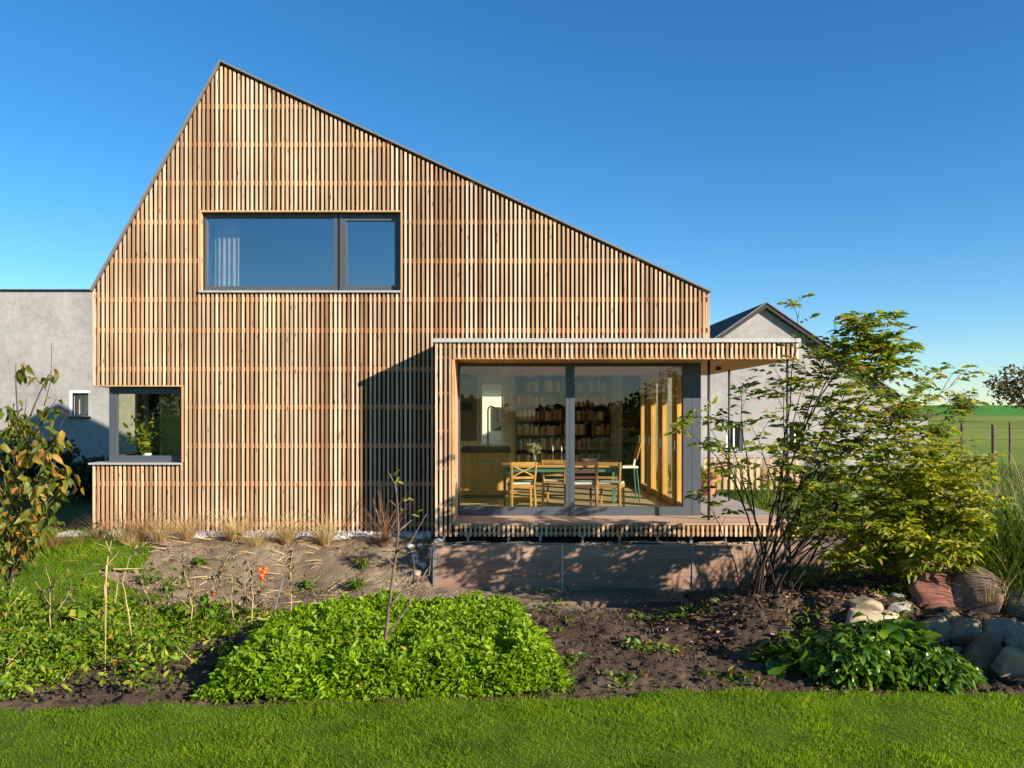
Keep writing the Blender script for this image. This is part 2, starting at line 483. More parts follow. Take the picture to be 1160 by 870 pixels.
M['redstraw'] = foliage('russet_straw', [(0,(.22,.10,.05)),(.6,(.36,.19,.10)),(1,(.48,.30,.17))], .25, .6, .2, (1.2,1.1,.8))
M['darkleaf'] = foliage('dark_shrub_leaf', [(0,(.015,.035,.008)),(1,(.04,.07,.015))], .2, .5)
M['fartree'] = foliage('autumn_crown_leaf', [(0,(.06,.055,.018)),(.6,(.12,.085,.025)),(1,(.20,.11,.03))], .3, .6)
M['deadleaf'] = foliage('withered_leaf', [(0,(.06,.05,.025)),(.5,(.14,.11,.05)),(1,(.28,.22,.11))], .25, .6, .2)
M['mulch'] = wood('bark_mulch', [(0,(.04,.02,.012)),(.5,(.10,.05,.03)),(.85,(.20,.11,.06)),(1,(.45,.30,.18))], grain=(20,20,20), knots=False, rough=.9)

# ------------------------------------------------------------------ terrain
ZG = -0.6
WALL_Y = 11.15
WALL_X0 = -0.93
def H(x, y):
    x = np.asarray(x, float); y = np.asarray(y, float)
    left = ZG + .57*sst(10.75, 12.15, y)
    right = ZG + .57*sst(11.17, 11.24, y)
    k = sst(-1.0, -0.93, x)
    h = left*(1-k) + right*k
    lawnside = ZG + .57*sst(9.2, 12.4, y)
    k2 = sst(-4.6, -6.2, x); h = h*(1-k2) + lawnside*k2
    mound = .46*np.exp(-((x-3.05)/.85)**2 - ((y-8.95)/.62)**2)
    bank = sst(2.7, 3.7, x)*np.clip(.42*(y-7.35), 0, .47)*sst(11.0, 10.0, y)
    h = h + np.where(y < 12.2, np.maximum(mound, bank), 0)
    far = np.maximum(y-20, 0)
    rise = .018*np.minimum(far, 60) + .0062*np.clip(far-60, 0, 60) + .0185*np.clip(far-120, 0, 185) - .03*np.maximum(far-305, 0)
    h = h + rise
    inhouse = (x > -6.2) & (x < 4.4) & (y > 12.3) & (y < 19.6)
    h = h + .025*fbm(x*1.3, y*1.3)*np.where(inhouse, 0, 1)
    h = np.where(inhouse, np.minimum(h, -.06), h)
    return h
def Hs(x, y): return float(H(np.array([x]), np.array([y]))[0])

def sheet(name, xs, ys, zf, mat, mask=None, kind='structure', smooth=True):
    X, Y = np.meshgrid(xs, ys, indexing='xy'); Z = zf(X, Y)
    V = np.stack([X, Y, Z], -1).reshape(-1, 3)
    nx = len(xs); ny = len(ys)
    i, j = np.meshgrid(np.arange(nx-1), np.arange(ny-1), indexing='xy')
    a = (j*nx+i).ravel(); T = np.stack([a, a+1, a+1+nx, a+nx], 1)
    if mask is not None:
        cx = (X[:-1,:-1]+X[1:,1:])/2; cy = (Y[:-1,:-1]+Y[1:,1:])/2
        T = T[mask(cx, cy).ravel()]
        used = np.unique(T); mp = -np.ones(len(V), int); mp[used] = np.arange(len(used)); V = V[used]; T = mp[T]
    o = np_mesh(name, V, T, mat, smooth=smooth)
    return tag(o, kind=kind)

xs = np.concatenate([-np.geomspace(600, 8.3, 34), np.arange(-8, 8.01, .1), np.geomspace(8.3, 700, 40)])
ys = np.concatenate([-np.geomspace(400, 1, 24), np.arange(0, 5, .5), np.arange(5, 14, .08), np.geomspace(14, 700, 60)])
sheet('ground', xs, ys, H, M['ground'])

sheet('path', np.arange(-6.0, 4.3, .03), np.arange(9.7, 12.18, .03),
      lambda x, y: H(x, y)*1.0 + .004 + .05*np.abs(fbm(x*1.7, y*2.6, 3))*sst(10.2, 11.0, y) + .014*fbm(x*6, y*6, 3) + .006*vnoise(x*21, y*21),
      M['sand'], lambda x, y: (y < 12.15) & ~((x > -1.0) & (y > 11.12)) & (x > -4.9 + .4*fbm(y*2, x*0+9)))
def lawn_edge(x):       # the curved front edge of the beds
    return 6.72 + .10*np.sin(x*.7+.4) + .17*sst(.2, 2.6, x) + .05*fbm(x*2.1, x*0+3) + .025*fbm(x*8, x*0+6) - .1*sst(-2.3,-4,x)
sheet('soil_bed', np.arange(-6.0, 7.5, .028), np.arange(6.4, 11.0, .028),
      lambda x, y: H(x, y) + .02 + .045*np.abs(fbm(x*3.6, y*3.6, 3)) + .018*np.abs(vnoise(x*11, y*11))+.024*np.abs(vnoise(x*19+7, y*19))*(vnoise(x*2,y*2)>-.2)+.012*vnoise(x*34, y*34),
      M['soil'], lambda x, y: (y > lawn_edge(x) - .1) & (y < 9.93 + .06*fbm(x*1.7, x*0)+np.where(x > 2.5, .9, 0)) & ((x > -5.2) | (y < 9.4)))
sheet('lawn', np.arange(-9, 9.01, .12), np.arange(2.0, 7.4, .06), lambda x, y: H(x, y) + .075, M['lawn_soil'],
      lambda x, y: y < lawn_edge(x))
left_lawn_mask = lambda x, y: (((x < -4.55+.25*fbm(y*1.5, x*0)) & (y > 9.75) & (y < 10.5)) | ((x < -5.1+.5*fbm(y*2, x*0+9)) & (y > 10.4)) )
sheet('grass_verge', np.arange(-14, -4, .06), np.arange(9.7, 12.6, .05), lambda x, y: H(x, y)+.05, M['lawn_soil'], left_lawn_mask)

def grass_field(name, x0, x1, y0, y1, n, h0, h1, mat, mask, lift=0, w=.055, up=1.4, label=None):
    x = RNG.uniform(x0, x1, n); y = RNG.uniform(y0, y1, n)
    k = mask(x, y); x = x[k]; y = y[k]; n = len(x)
    z = H(x, y) + lift
    d = rdir(n, -.15, .15); d[:,2] = up
    return tag(np_mesh(name, *scatter(blade_t(w, .35), np.stack([x,y,z],1), d, rdir(n), RNG.uniform(h0, h1, n)*(.85+.3*fbm(x*2, y*2, 2))), mat), kind='stuff')
grass_field('lawn_grass', -5.2, 6.2, 5.0, 7.4, 150000, .025, .055, M['lawn'], lambda x, y: y < lawn_edge(x)+.03*RNG.normal(size=len(x)), .07, .06)
grass_field('lawn_grass', -8, 9, 2.2, 5.0, 30000, .04, .075, M['lawn'], lambda x, y: y > 0, .07, .07)
grass_field('verge_grass', -10, -4, 9.7, 12.6, 26000, .05, .11, M['lawn'], left_lawn_mask, .04, .05)
grass_field('meadow_grass', 4.6, 16, 10.5, 26, 30000, .12, .5, M['tallgrass'], lambda x, y: (x > 4.7+.0*y) & (x > 5.6-.1*(y-10)) & (fbm(x*.8,y*.8) > -.4), 0, .028, 2.2)

# ------------------------------------------------------------------ the timber house
FY = 12.5
fx = lambda px: PX(px, FY)
fz = lambda py: PZ(py, FY)
XL, XR = fx(105), fx(804)
XP, ZP = fx(250), fz(70)
ZEL, ZER = fz(327), fz(330)
YB = 19.4
def roof(x):
    return ZEL + (ZP-ZEL)*(x-XL)/(XP-XL) if x < XP else ZP + (ZER-ZP)*(x-XP)/(XR-XP)
UW = (fx(228), fx(454), fz(330), fz(240))
NW = (XL-.1, fx(206), fz(525), fz(438))
BX0, BX1 = PX(493, 11.6), PX(905, 11.6)
BZT = 2.98
OPEN = [UW, NW, (BX0+.02, 9, -1, BZT-.06)]
def spans(x, opens, bottom, top):
    s = [(bottom, top)]
    for (a, b, c, d) in opens:
        if a < x < b:
            n = []
            for (p, q) in s:
                if d <= p or c >= q: n.append((p, q)); continue
                if c > p: n.append((p, c))
                if d < q: n.append((d, q))
            s = n
    return s

house = thing('timber_house', 'house clad in vertical larch slats with an asymmetric pitched gable and a projecting glazed bay', 'house', (0, FY, 0))
def slat_run(mb, x0, x1, opens, bottom, topf, y, pitch=.0693, w=.0336, d=.020):
    n = int(round((x1-x0)/pitch)); 
    for i in range(n+1):
        c = x0 + w/2 + (x1-x0-w)*i/n + random.gauss(0, .0012)
        ww = w*random.uniform(.96, 1.05); y0 = y + random.uniform(-.003, .003)
        for (p, q) in spans(c, opens, bottom, topf(c)):
            if q-p < .03: continue
            p2 = p + random.uniform(0, .006)
            top = abs(q - topf(c)) < 1e-6
            ta = topf(c-ww/2) if top else q; tb = topf(c+ww/2) if top else q
            mb.hexa([(c-ww/2,y0,p2),(c+ww/2,y0,p2),(c+ww/2,y0+d,p2),(c-ww/2,y0+d,p2),
                     (c-ww/2,y0,ta),(c+ww/2,y0,tb),(c+ww/2,y0+d,tb),(c-ww/2,y0+d,ta)])
mb = MB()
slat_run(mb, XL, XR, OPEN, .015, lambda x: roof(x)-.055, FY)
mb.build('slat_cladding', M['slat'], house)
# battens behind the slats
mb = MB()
zz = [fz(p) for p in (120,163,207,251,295,339,374,418,461,505,548,594)]
for z in zz:
    if z > ZEL-.1:
        xa = XL + (z-ZEL)/(ZP-ZEL)*(XP-XL)+.04; xb = XP + (z-ZP)/(ZER-ZP)*(XR-XP)-.06
    else: xa, xb = XL+.02, XR-.02
    cuts = sorted([(a, b) for (a, b, c, d) in OPEN if c < z+.03 and d > z-.03])
    cur = xa
    for a, b in cuts:
        if a > cur: mb.box(cur, min(a, xb), FY+.0235, FY+.05, z-.036, z+.036)
        cur = max(cur, b)
    if cur < xb: mb.box(cur, xb, FY+.0235, FY+.05, z-.036, z+.036)
def rake(a, b):
    mb.beam(a, b, .024, .05, up=(0,1,0))
mb.build('batten', M['batten'], house)
# black membrane wall behind, cut round the openings
mb = MB()
WOPEN = [UW, (-7, fx(206)-.02, fz(525), fz(438)), (-.62, 9, .28, 2.70)]
br = sorted({XL+.17, XP, XR-.12, UW[0]+.01, UW[1]-.01, fx(206)-.02, -.62})
for a, b in zip(br[:-1], br[1:]):
    c = (a+b)/2
    for (p, q) in spans(c, WOPEN, -.05, 99):
        ta, tb = (roof(a)-.07, roof(b)-.07) if q > 50 else (q, q)
        mb.hexa([(a,FY+.075,p),(b,FY+.075,p),(b,FY+.38,p),(a,FY+.38,p),(a,FY+.075,ta),(b,FY+.075,tb),(b,FY+.38,tb),(a,FY+.38,ta)])
# side and back walls
mb.box(XL+.17, XL+.40, FY+.385, YB, 2.35, ZEL-.06); mb.box(XL+.17, XL+.40, FY+.385, YB, -.05, 1.10)
mb.box(XL+.17, XL+.40, FY+1.5, YB, 1.105, 2.345)
mb.box(XR-.35, XR-.12, FY+.385, YB, 2.86, ZER-.08)
mb.box(XR-.35, XR-.12, 17.0, YB, -.05, 2.855)
WB = (-.45, .12, 1.1, 2.62)
mb.box(XL+.405, WB[0], YB-.25, YB, -.05, 3.7); mb.box(WB[1], XR-.355, YB-.25, YB, -.05, 3.7)
mb.box(WB[0]+.001, WB[1]-.001, YB-.25, YB, -.05, WB[2]); mb.box(WB[0]+.001, WB[1]-.001, YB-.25, YB, WB[3], 3.7)
mb.prism([(XL+.41,3.702),(XR-.36,3.702),(XR-.36,ZER-.07),(XP,ZP-.08),(XL+.41,ZEL-.02)], YB-.25, YB)
mb.build('outer_wall', M['membrane'], house)
# slats on the two long sides
mb = MB()
def side(mb, x, y0, y1, z0, z1, d=.03, s=1):
    n = int((y1-y0)/.0693)
    for i in range(n+1):
        y = y0 + (y1-y0-.04)*i/n
        mb.box(x, x+d*s, y, y+.04, z0, z1)
side(mb, XL, FY+.10, YB, fz(438), ZEL-.05); side(mb, XL, FY+.10, YB, .015, fz(525)); side(mb, XL, FY+1.45, YB, fz(525)+.001, fz(438)-.001)
mb.build('side_cladding', M['slat'], house)
mb = MB(); side(mb, XR, FY+.10, YB, 3.05, ZER-.06, s=-1); mb.build('side_cladding', M['slat'], house)
# roof sheet with thin visible edge
def rp(t):
    nl = Vector((-(ZP-ZEL), XP-XL)).normalized(); nr = Vector(((ZP-ZER), XR-XP)).normalized()
    ol = Vector((XL, ZEL)) + nl*t + Vector((-.02, -.03)); orr = Vector((XR, ZER)) + nr*t + Vector((.02, -.012))
    # apex: meet of the two offset lines
    d1 = Vector((XP-XL, ZP-ZEL)); d2 = Vector((XP-XR, ZP-ZER))
    a = Vector((XL, ZEL))+nl*t; b = Vector((XR, ZER))+nr*t
    k = ((b.x-a.x)*d2.y - (b.y-a.y)*d2.x)/(d1.x*d2.y-d1.y*d2.x)
    ap = a + d1*k
    return ol, ap, orr
o1, o2, o3 = rp(.018); i1, i2, i3 = rp(-.006)
mb = MB()
mb.add([(q.x,y,q.y) for y in (FY-.035, YB+.05) for q in (o1,o2,i2,i1)], [(0,1,2,3),(7,6,5,4),(0,4,5,1),(1,5,6,2),(2,6,7,3),(3,7,4,0)])
mb.add([(q.x,y,q.y) for y in (FY-.035, YB+.05) for q in (o2,o3,i3,i2)], [(0,1,2,3),(7,6,5,4),(0,4,5,1),(1,5,6,2),(2,6,7,3),(3,7,4,0)])
mb.build('roof', M['roofmetal'], house)

# --- window helper (plane facing -Y)
def frame_rect(mb, x0, x1, z0, z1, w, y0, y1, wb=None, wt=None, wl=None, wr=None):
    wb = wb or w; wt = wt or w; wl = wl or w; wr = wr or w
    mb.box(x0, x0+wl, y0, y1, z0, z1); mb.box(x1-wr, x1, y0, y1, z0, z1)
    mb.box(x0+wl, x1-wr, y0+.0015, y1, z0, z0+wb); mb.box(x0+wl, x1-wr, y0+.0015, y1, z1-wt, z1)
def pane(name, x0, x1, z0, z1, y, parent, mat='glass'):
    return MB().add([(x0,y,z0),(x1,y,z0),(x1,y,z1),(x0,y,z1)], [(0,1,2,3)]).build(name, M[mat], parent)

# upper window
YW = FY + .11
a, b, c, d = UW
mid0, mid1 = fx(376), fx(389)
mb = MB(); frame_rect(mb, a+.012, mid0+.06, c+.012, d-.01, .05, YW, YW+.08, wb=.085, wt=.05, wl=.035, wr=.05)
mb.box(mid0+.062, mid0+.10, YW+.03, YW+.08, c+.012, d-.01)
frame_rect(mb, mid0+.102, b-.012, c+.012, d-.01, .04, YW, YW+.08, wb=.04, wl=.05)
frame_rect(mb, mid0+.155, b-.055, c+.055, d-.055, .055, YW+.005, YW+.07)
uw = mb.build('window', M['anthracite'], house)
pane('pane', a+.045, mid0+.012, c+.095, d-.058, YW+.045, uw, 'glass2'); pane('pane', mid0+.208, b-.108, c+.108, d-.108, YW+.045, uw, 'glass2')
MB().box(a-.03, b+.015, FY-.04, YW-.002, c-.022, c+.008).build('sill', M['zinc'], uw)
mb = MB(); mb.box(a-.026, a, FY-.004, YW+.06, c+.01, d+.0); mb.box(b, b+.024, FY-.004, YW+.06, c+.01, d+.0); mb.box(a-.026, b+.024, FY-.006, YW+.06, d+.001, d+.022)
mb.build('window_lining', M['jamb'], uw)

# corner window, bottom left
a, b, c, d = fx(118), fx(206), fz(524), fz(438)
yc = FY + .16
mb = MB(); frame_rect(mb, a, b-.01, c, d-.012, .05, yc, yc+.08, wb=.10, wl=.055, wr=.03)
frame_rect(mb, a+.058, b-.042, c+.025, d-.05, .06, yc+.012, yc+.075)
# side light on the left flank
yb2 = FY + 1.47
mb.box(a+.001, a+.08, yb2-.07, yb2, c, d-.012); mb.box(a+.001, a+.08, yc+.081, yb2-.07, c, c+.10); mb.box(a+.001, a+.08, yc+.081, yb2-.07, d-.07, d-.012)
cw = mb.build('window', M['anthracite'], house)
pane('pane', a+.116, b-.10, c+.083, d-.108, yc+.045, cw)
MB().add([(a+.04,yc+.081,c+.10),(a+.04,yb2-.07,c+.10),(a+.04,yb2-.07,d-.07),(a+.04,yc+.081,d-.07)], [(0,1,2,3)]).build('pane', M['glass'], cw)
mb = MB(); mb.box(XL-.05, b+.0, FY-.045, yc-.002, c-.03, c-.003); mb.box(XL-.05, a-.002, yc-.002, yb2, c-.03, c-.003)
mb.build('sill', M['zinc'], cw)
mb = MB(); mb.box(b-.006, b+.018, FY-.004, yc+.06, c, d); mb.box(XL, b+.018, FY-.004, yc+.06, d+.002, d+.022); mb.box(XL, a, yc+.061, yb2, d+.002, d+.022)
mb.build('window_lining', M['jamb'], cw)
MB().box(XL+.03, a+.05, FY+.07, yb2, d+.024, d+.05).build('notch_board', M['membrane'], cw)
MB().box(XL+.03, a+.05, FY+.07, yb2, c-.06, c-.032).build('notch_board', M['membrane'], cw)

# --- projecting bay: U-shaped slatted frame, roof reaching over the terrace
BF = 11.6
pz = lambda py: PZ(py, BF); pxb = lambda px: PX(px, BF)
bay = house
mb = MB()
slat_run(mb, BX0, BX0+.235, [], .087, lambda x: 2.912, BF, w=.0345)            # left cheek
slat_run(mb, BX0+.262, BX1, [], 2.675, lambda x: 2.912, BF, w=.0345)            # fascia over the glass
slat_run(mb, BX0+.29, BX1, [], .087, lambda x: .262, BF, w=.0345)              # apron below the sill
side(mb, BX0-.0, BF+.045, FY-.02, .087, 2.912, d=.03)
side(mb, BX1, BF+.045, 16.7, 2.675, 2.912, s=-1); side(mb, BX1, BF+.045, 16.7, .087, .262, s=-1)
mb.build('bay_cladding', M['slat'], bay)
mb = MB()
for z in (2.86, 2.72, .225, .13): mb.box(BX0+.26, BX1-.04, BF+.0235, BF+.05, z-.022, z+.022)
for z in (2.86, 2.70, 2.18, 1.63, 1.08, .53, .14): mb.box(BX0+.035, BX0+.235, BF+.0235, BF+.05, z-.022, z+.022)
for z in (2.70, 2.18, 1.63, 1.08, .53): mb.box(BX0+.033, BX0+.055, BF+.06, FY-.03, z-.022, z+.022)
mb.build('bay_batten', M['batten'], bay)
mb = MB()
mb.box(BX0+.06, BX0+.245, BF+.062, FY+.07, .10, 2.90)                       # cheek core
mb.box(BX0+.247, BX1-.04, BF+.062, 16.68, 2.70, 2.90)                       # roof core
mb.box(BX0+.247, BX1-.04, BF+.062, 16.68, .10, .255)                       # floor core
mb.build('bay_core', M['membrane'], bay)
MB().box(BX0-.025, BX1+.02, BF-.03, FY-.01, 2.918, 2.975).box(XR+.02, BX1+.02, FY-.009, 16.75, 2.918, 2.975).box(BX0+.03, XR+.0, FY-.03, FY-.0085, 2.976, 3.02).build('bay_flashing', M['zinc'], bay)
# boards lining the bay (rebate left, sill below, soffit above)
mb = MB(); mb.box(BX0+.2455, BX0+.285, BF-.006, FY-.02, .264, 2.672); mb.build('jamb_board', M['jamb'], bay)
mb = MB()
for i in range(7):
    y0 = BF-.012 + i*.135; mb.box(BX0+.286, BX1-.01 if i < 7 else XR, y0, y0+.131, .2575, .283)
mb.build('sill_board', M['plank'], bay)
mb = MB(); x = BX0+.286
while x < BX1-.03:
    x1 = min(x+.12, BX1-.02); mb.box(x, x1-.004, BF+.008, 16.66, 2.672, 2.694); x = x1
mb.build('soffit', M['soffit'], bay)
MB().lathe(P(808+6, 413, 13.5)*1.0 + Vector((0,0,0)), [(.05,-.03),(.05,.03),(.02,.05)], 14).build('soffit_lamp', M['darksteel'], bay).location = (0, 0, 2.64-P(814,413,13.5).z)
mb = MB(); y = 12.56
while y < 16.6:
    mb.box(XR-.05, BX1-.02, y, y+.131, .257, .281); y += .135
mb.build('deck', M['deck'], bay)
# slim posts
for (px, Y, r) in ((803, 11.95, .022), (826, 14.55, .02), (892, 11.78, .018)):
    p = P(px, 500, Y); MB().tube([(p.x,Y,.284),(p.x,Y,2.672)], r, 10).build('post', M['darksteel'], bay, smooth=True)
# feet under the bay
for px in (503, 530, 576, 612, 660, 702, 745, 783, 822, 860, 900):
    p = P(px, 610, BF+.12); MB().box(p.x-.018, p.x+.018, p.y, p.y+.04, -.12, .098).build('support_foot', M['steel'], bay)
MB().box(BX0+.1, BX1-.05, 12.2, 12.24, -.12, .095).build('plinth_board', M['membrane'], bay)

# big window on the facade line
YG = 12.45
gx0, gx1 = PX(518.5, YG), PX(794, YG)
gz0, gz1 = .284, 2.668
m0, m1 = PX(641, YG), PX(651, YG)
mb = MB()
mb.box(gx0, gx1, YG, YG+.09, gz0, gz0+.135); mb.box(gx0, gx1, YG, YG+.09, gz1-.05, gz1)
mb.box(gx0, gx0+.03, YG-.001, YG+.09, gz0+.136, gz1-.051); mb.box(m0, m1, YG-.002, YG+.09, gz0+.136, gz1-.051)
mb.box(PX(774, YG), gx1, YG-.002, YG+.12, gz0+.136, gz1-.051)
gw = mb.build('window', M['anthracite'], house)
mb = MB(); mb.box(m0+.055, m0+.062, YG-.0045, YG-.002, gz0, gz1-.05); mb.build('frame_joint', M['darksteel'], gw)
mb = MB(); mb.box(PX(784,YG), PX(784,YG)+.005, YG-.0045, YG-.002, gz0, gz1-.05); mb.build('frame_joint', M['darksteel'], gw)
pane('pane', gx0+.03, m0, gz0+.135, gz1-.05, YG+.045, gw); pane('pane', m1, PX(774,YG), gz0+.135, gz1-.05, YG+.045, gw)

# --- rooms
def room(x0, x1, y0, y1, z0, z1, skip, wallm, floorm, t=.05):
    mb = MB()
    if 'l' not in skip: mb.box(x0-t, x0, y0, y1, z0, z1)
    if 'r' not in skip: mb.box(x1, x1+t, y0, y1, z0, z1)
    if 'b' not in skip: mb.box(x0-t, x1+t, y1, y1+t, z0, z1)
    mb.box(x0-t, x1+t, y0, y1+t, z1, z1+t)
    mb.build('room_wall', wallm, house)
    MB().box(x0-t, x1+t, y0, y1+t, z0-t, z0).build('room_floor', floorm, house)
RY1 = YB-.31
LX0, LX1 = -1.9, 2.98
room(LX0, LX1, 12.60, RY1, .279, 2.80, 'rb', M['plaster_in'], M['floor_in'])
mb = MB()
mb.box(LX0, WB[0], RY1+.002, RY1+.05, .285, 2.79); mb.box(WB[1], LX1, RY1+.002, RY1+.05, .285, 2.79)
mb.box(WB[0], WB[1], RY1+.004, RY1+.05, .285, WB[2]); mb.box(WB[0], WB[1], RY1+.004, RY1+.05, WB[3], 2.79)
mb.box(LX1+.002, LX1+.06, 17.0, RY1, .285, 2.79)
mb.build('room_wall', M['plaster_in'], house)
mb = MB(); frame_rect(mb, WB[0]+.005, WB[1]-.005, WB[2]+.005, WB[3]-.005, .05, RY1-.03, RY1+.03); bw = mb.build('window', M['white'], house)
pane('pane', WB[0]+.05, WB[1]-.05, WB[2]+.05, WB[3]-.05, RY1, bw)
M['olive_in'] = plain('olive_interior', (.42,.42,.24), .9)
room(XL+.45, -2.05, FY+.385, 16.0, .279, 2.75, 'l', M['olive_in'], M['floor_in'])
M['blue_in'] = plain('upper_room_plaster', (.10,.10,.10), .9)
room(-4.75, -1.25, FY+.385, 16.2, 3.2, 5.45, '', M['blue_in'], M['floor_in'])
# timber glazing between living room and terrace: posts, rails and panes
def side_window(y0, y1):
    mb = MB(); x0, x1 = XR-.30, XR-.23
    for (p, q) in ((y0, y0+.10), (y1-.10, y1)): mb.box(x0, x1, p, q, .285, 2.66)
    mb.box(x0+.002, x1-.002, y0+.10, y1-.10, .285, .40); mb.box(x0+.002, x1-.002, y0+.10, y1-.10, 2.52, 2.66)
    w = mb.build('glazed_door', M['oak'], house)
    x = (x0+x1)/2
    MB().add([(x,y0+.10,.40),(x,y1-.10,.40),(x,y1-.10,2.52),(x,y0+.10,2.52)], [(0,1,2,3)]).build('pane', M['glass'], w)
    MB().box(x0-.04, x0-.001, y1-.075, y1-.05, 1.25, 1.42).build('handle', M['steel'], w)
for y0, y1 in ((12.62, 13.55), (13.68, 14.75), (14.88, 15.85), (15.98, 16.95)): side_window(y0, y1)
mb = MB()
for y in (13.555, 14.755, 15.855): mb.box(XR-.34, XR-.18, y, y+.12, .285, 2.66)
mb.box(XR-.42, XR-.13, 12.6, 16.95, 2.665, 2.79)
mb.build('timber_post', M['oak'], house)

# ------------------------------------------------------------------ interior furniture
M['darkwood'] = wood('dark_walnut', [(0,(.05,.028,.018)),(1,(.075,.042,.026))], grain=(20,20,1.2), knots=False)
M['chairwood'] = wood('chair_beech', [(0,(.52,.28,.08)),(1,(.62,.36,.12))], grain=(20,20,2), knots=False, rough=.45)
M['chairdark'] = plain('oxblood_lacquer', (.10,.03,.03), .4)
M['cushion'] = plain('pale_cushion', (.42,.50,.50), .9)
M['teal'] = plain('teal_paint', (.06,.15,.13), .4)
M['tabletop'] = wood('table_oak', [(0,(.45,.29,.12)),(1,(.55,.36,.17))], grain=(1.2,20,20), knots=False, rough=.4)
FZ0 = .281
bc = thing('bookcase', 'tall dark wooden bookcase full of books on the back wall of the dining room', 'bookcase', (1.5, RY1, FZ0))
bx0, bx1, by0, by1 = .42, 2.62, RY1-.32, RY1-.002
mb = MB(); mb.box(bx0, bx1, by1-.02, by1, FZ0, 2.76); mb.build('back_panel', M['darkwood'], bc)
nb = 4; bw_ = (bx1-bx0)/nb
mb = MB()
for i in range(nb+1): mb.box(bx0+i*bw_-.014, bx0+i*bw_+.014, by0, by1-.021, FZ0, 2.76)
mb.build('upright', M['darkwood'], bc)
shz = [FZ0+.06+i*.34 for i in range(8)]
for z in shz: 
    mb = MB()
    for i in range(nb): mb.box(bx0+i*bw_+.015, bx0+(i+1)*bw_-.015, by0+.003, by1-.021, z-.022, z)
    mb.build('shelf', M['darkwood'], bc)
bcols = [(.42,.33,.20),(.48,.40,.26),(.28,.12,.06),(.16,.10,.07),(.55,.48,.35),(.10,.13,.15),(.36,.21,.09),(.22,.055,.04)]
bms = []
for i, c in enumerate(bcols):
    o = MB().box(-.5,.5,0,1,0,1).build('book', plain('book_cloth_%d' % i, c, .7)); bms.append(o.data); bpy.data.objects.remove(o)
nbk = 0
BL = ['cream or ochre book standing among the rows of the dark bookcase', 'beige book standing among the rows of the dark bookcase', 'red-brown book standing among the rows of the dark bookcase',
      'dark brown book standing among the rows of the dark bookcase', 'pale book standing among the rows of the dark bookcase', 'slate blue book standing among the rows of the dark bookcase',
      'tan book standing among the rows of the dark bookcase', 'dark red book standing among the rows of the dark bookcase']
for z in shz[1:]:
    for i in range(nb):
        x = bx0+i*bw_+.02; xe = bx0+(i+1)*bw_-.03
        if random.random() < .07: x += random.uniform(.08,.25)
        if random.random() < .2: xe -= random.uniform(.05,.22)
        while x < xe and nbk < 290:
            w = random.uniform(.042,.07)
            k = random.randrange(8)
            o = bpy.data.objects.new('book', bms[k]); COL.objects.link(o)
            o.location = (x+w/2, by0+.02+random.uniform(0,.03), z+.001); o.scale = (w*.95, .2, random.uniform(.20,.29))
            tag(o, BL[k], 'book', 'books in the dark bookcase'); x += w; nbk += 1

def make_chair(name, label, loc, rz, style, wm, seatm):
    t = thing(name, label, 'chair', (0,0,0), 'chairs around the dining table')
    s, hs, hb = .21, .45, .82
    for sx in (-1, 1):
        MB().beam((sx*(s-.02),-s+.02,0),(sx*(s-.03),-s+.02,hs-.02), .034,.034).build('leg', wm, t, bevel=.004)
        MB().beam((sx*(s-.015),s+.03,0),(sx*(s-.03),s-.01,hs), .034,.034).build('leg', wm, t, bevel=.004)
        MB().beam((sx*(s-.03),s-.01,hs),(sx*(s-.01),s+.05,hb), .032,.032).build('back_post', wm, t, bevel=.004)
    MB().box(-s,s,-s,s,hs-.05,hs).build('seat', wm, t, bevel=.006)
    MB().box(-s+.01,s-.01,-s+.01,s-.03,hs+.001,hs+.04).build('cushion', seatm, t, bevel=.012)
    mb = MB()
    mb.beam((-s+.02,s+.045,hb-.025),(s-.02,s+.045,hb-.025), .025,.055)
    mb.beam((-s+.02,s+.01,hs+.12),(s-.02,s+.01,hs+.12), .022,.04)
    if style == 'x':
        mb.beam((-s+.03,s+.012,hs+.14),(s-.03,s+.04,hb-.055), .014,.02); mb.beam((s-.03,s+.018,hs+.14),(-s+.03,s+.046,hb-.055), .014,.02)
    elif style == 'slat':
        mb.beam((-s+.02,s+.025,hs+.22),(s-.02,s+.025,hs+.22), .018,.05)
    mb.build('backrest', wm, t)
    t.location = loc; t.rotation_euler = (0,0,rz)
    return t
PI = math.pi
make_chair('dining_chair', 'cross-backed wooden chair with pale seat cushion nearest the kitchen island', (.37,12.98,FZ0), PI+.12, 'x', M['chairwood'], M['cushion'])
make_chair('dining_chair', 'wooden chair with one back rail pulled under the table left of the window mullion', (.98,13.55,FZ0), PI-.25, 'plain', M['chairwood'], M['cushion'])
make_chair('dining_chair', 'dark red lacquered chair with slatted back just right of the window mullion', (1.36,13.0,FZ0), PI+.1, 'slat', M['chairdark'], M['cushion'])
make_chair('dining_chair', 'open-backed wooden chair with pale cushion near the right end of the table', (1.82,12.97,FZ0), PI-.3, 'plain', M['chairwood'], M['cushion'])
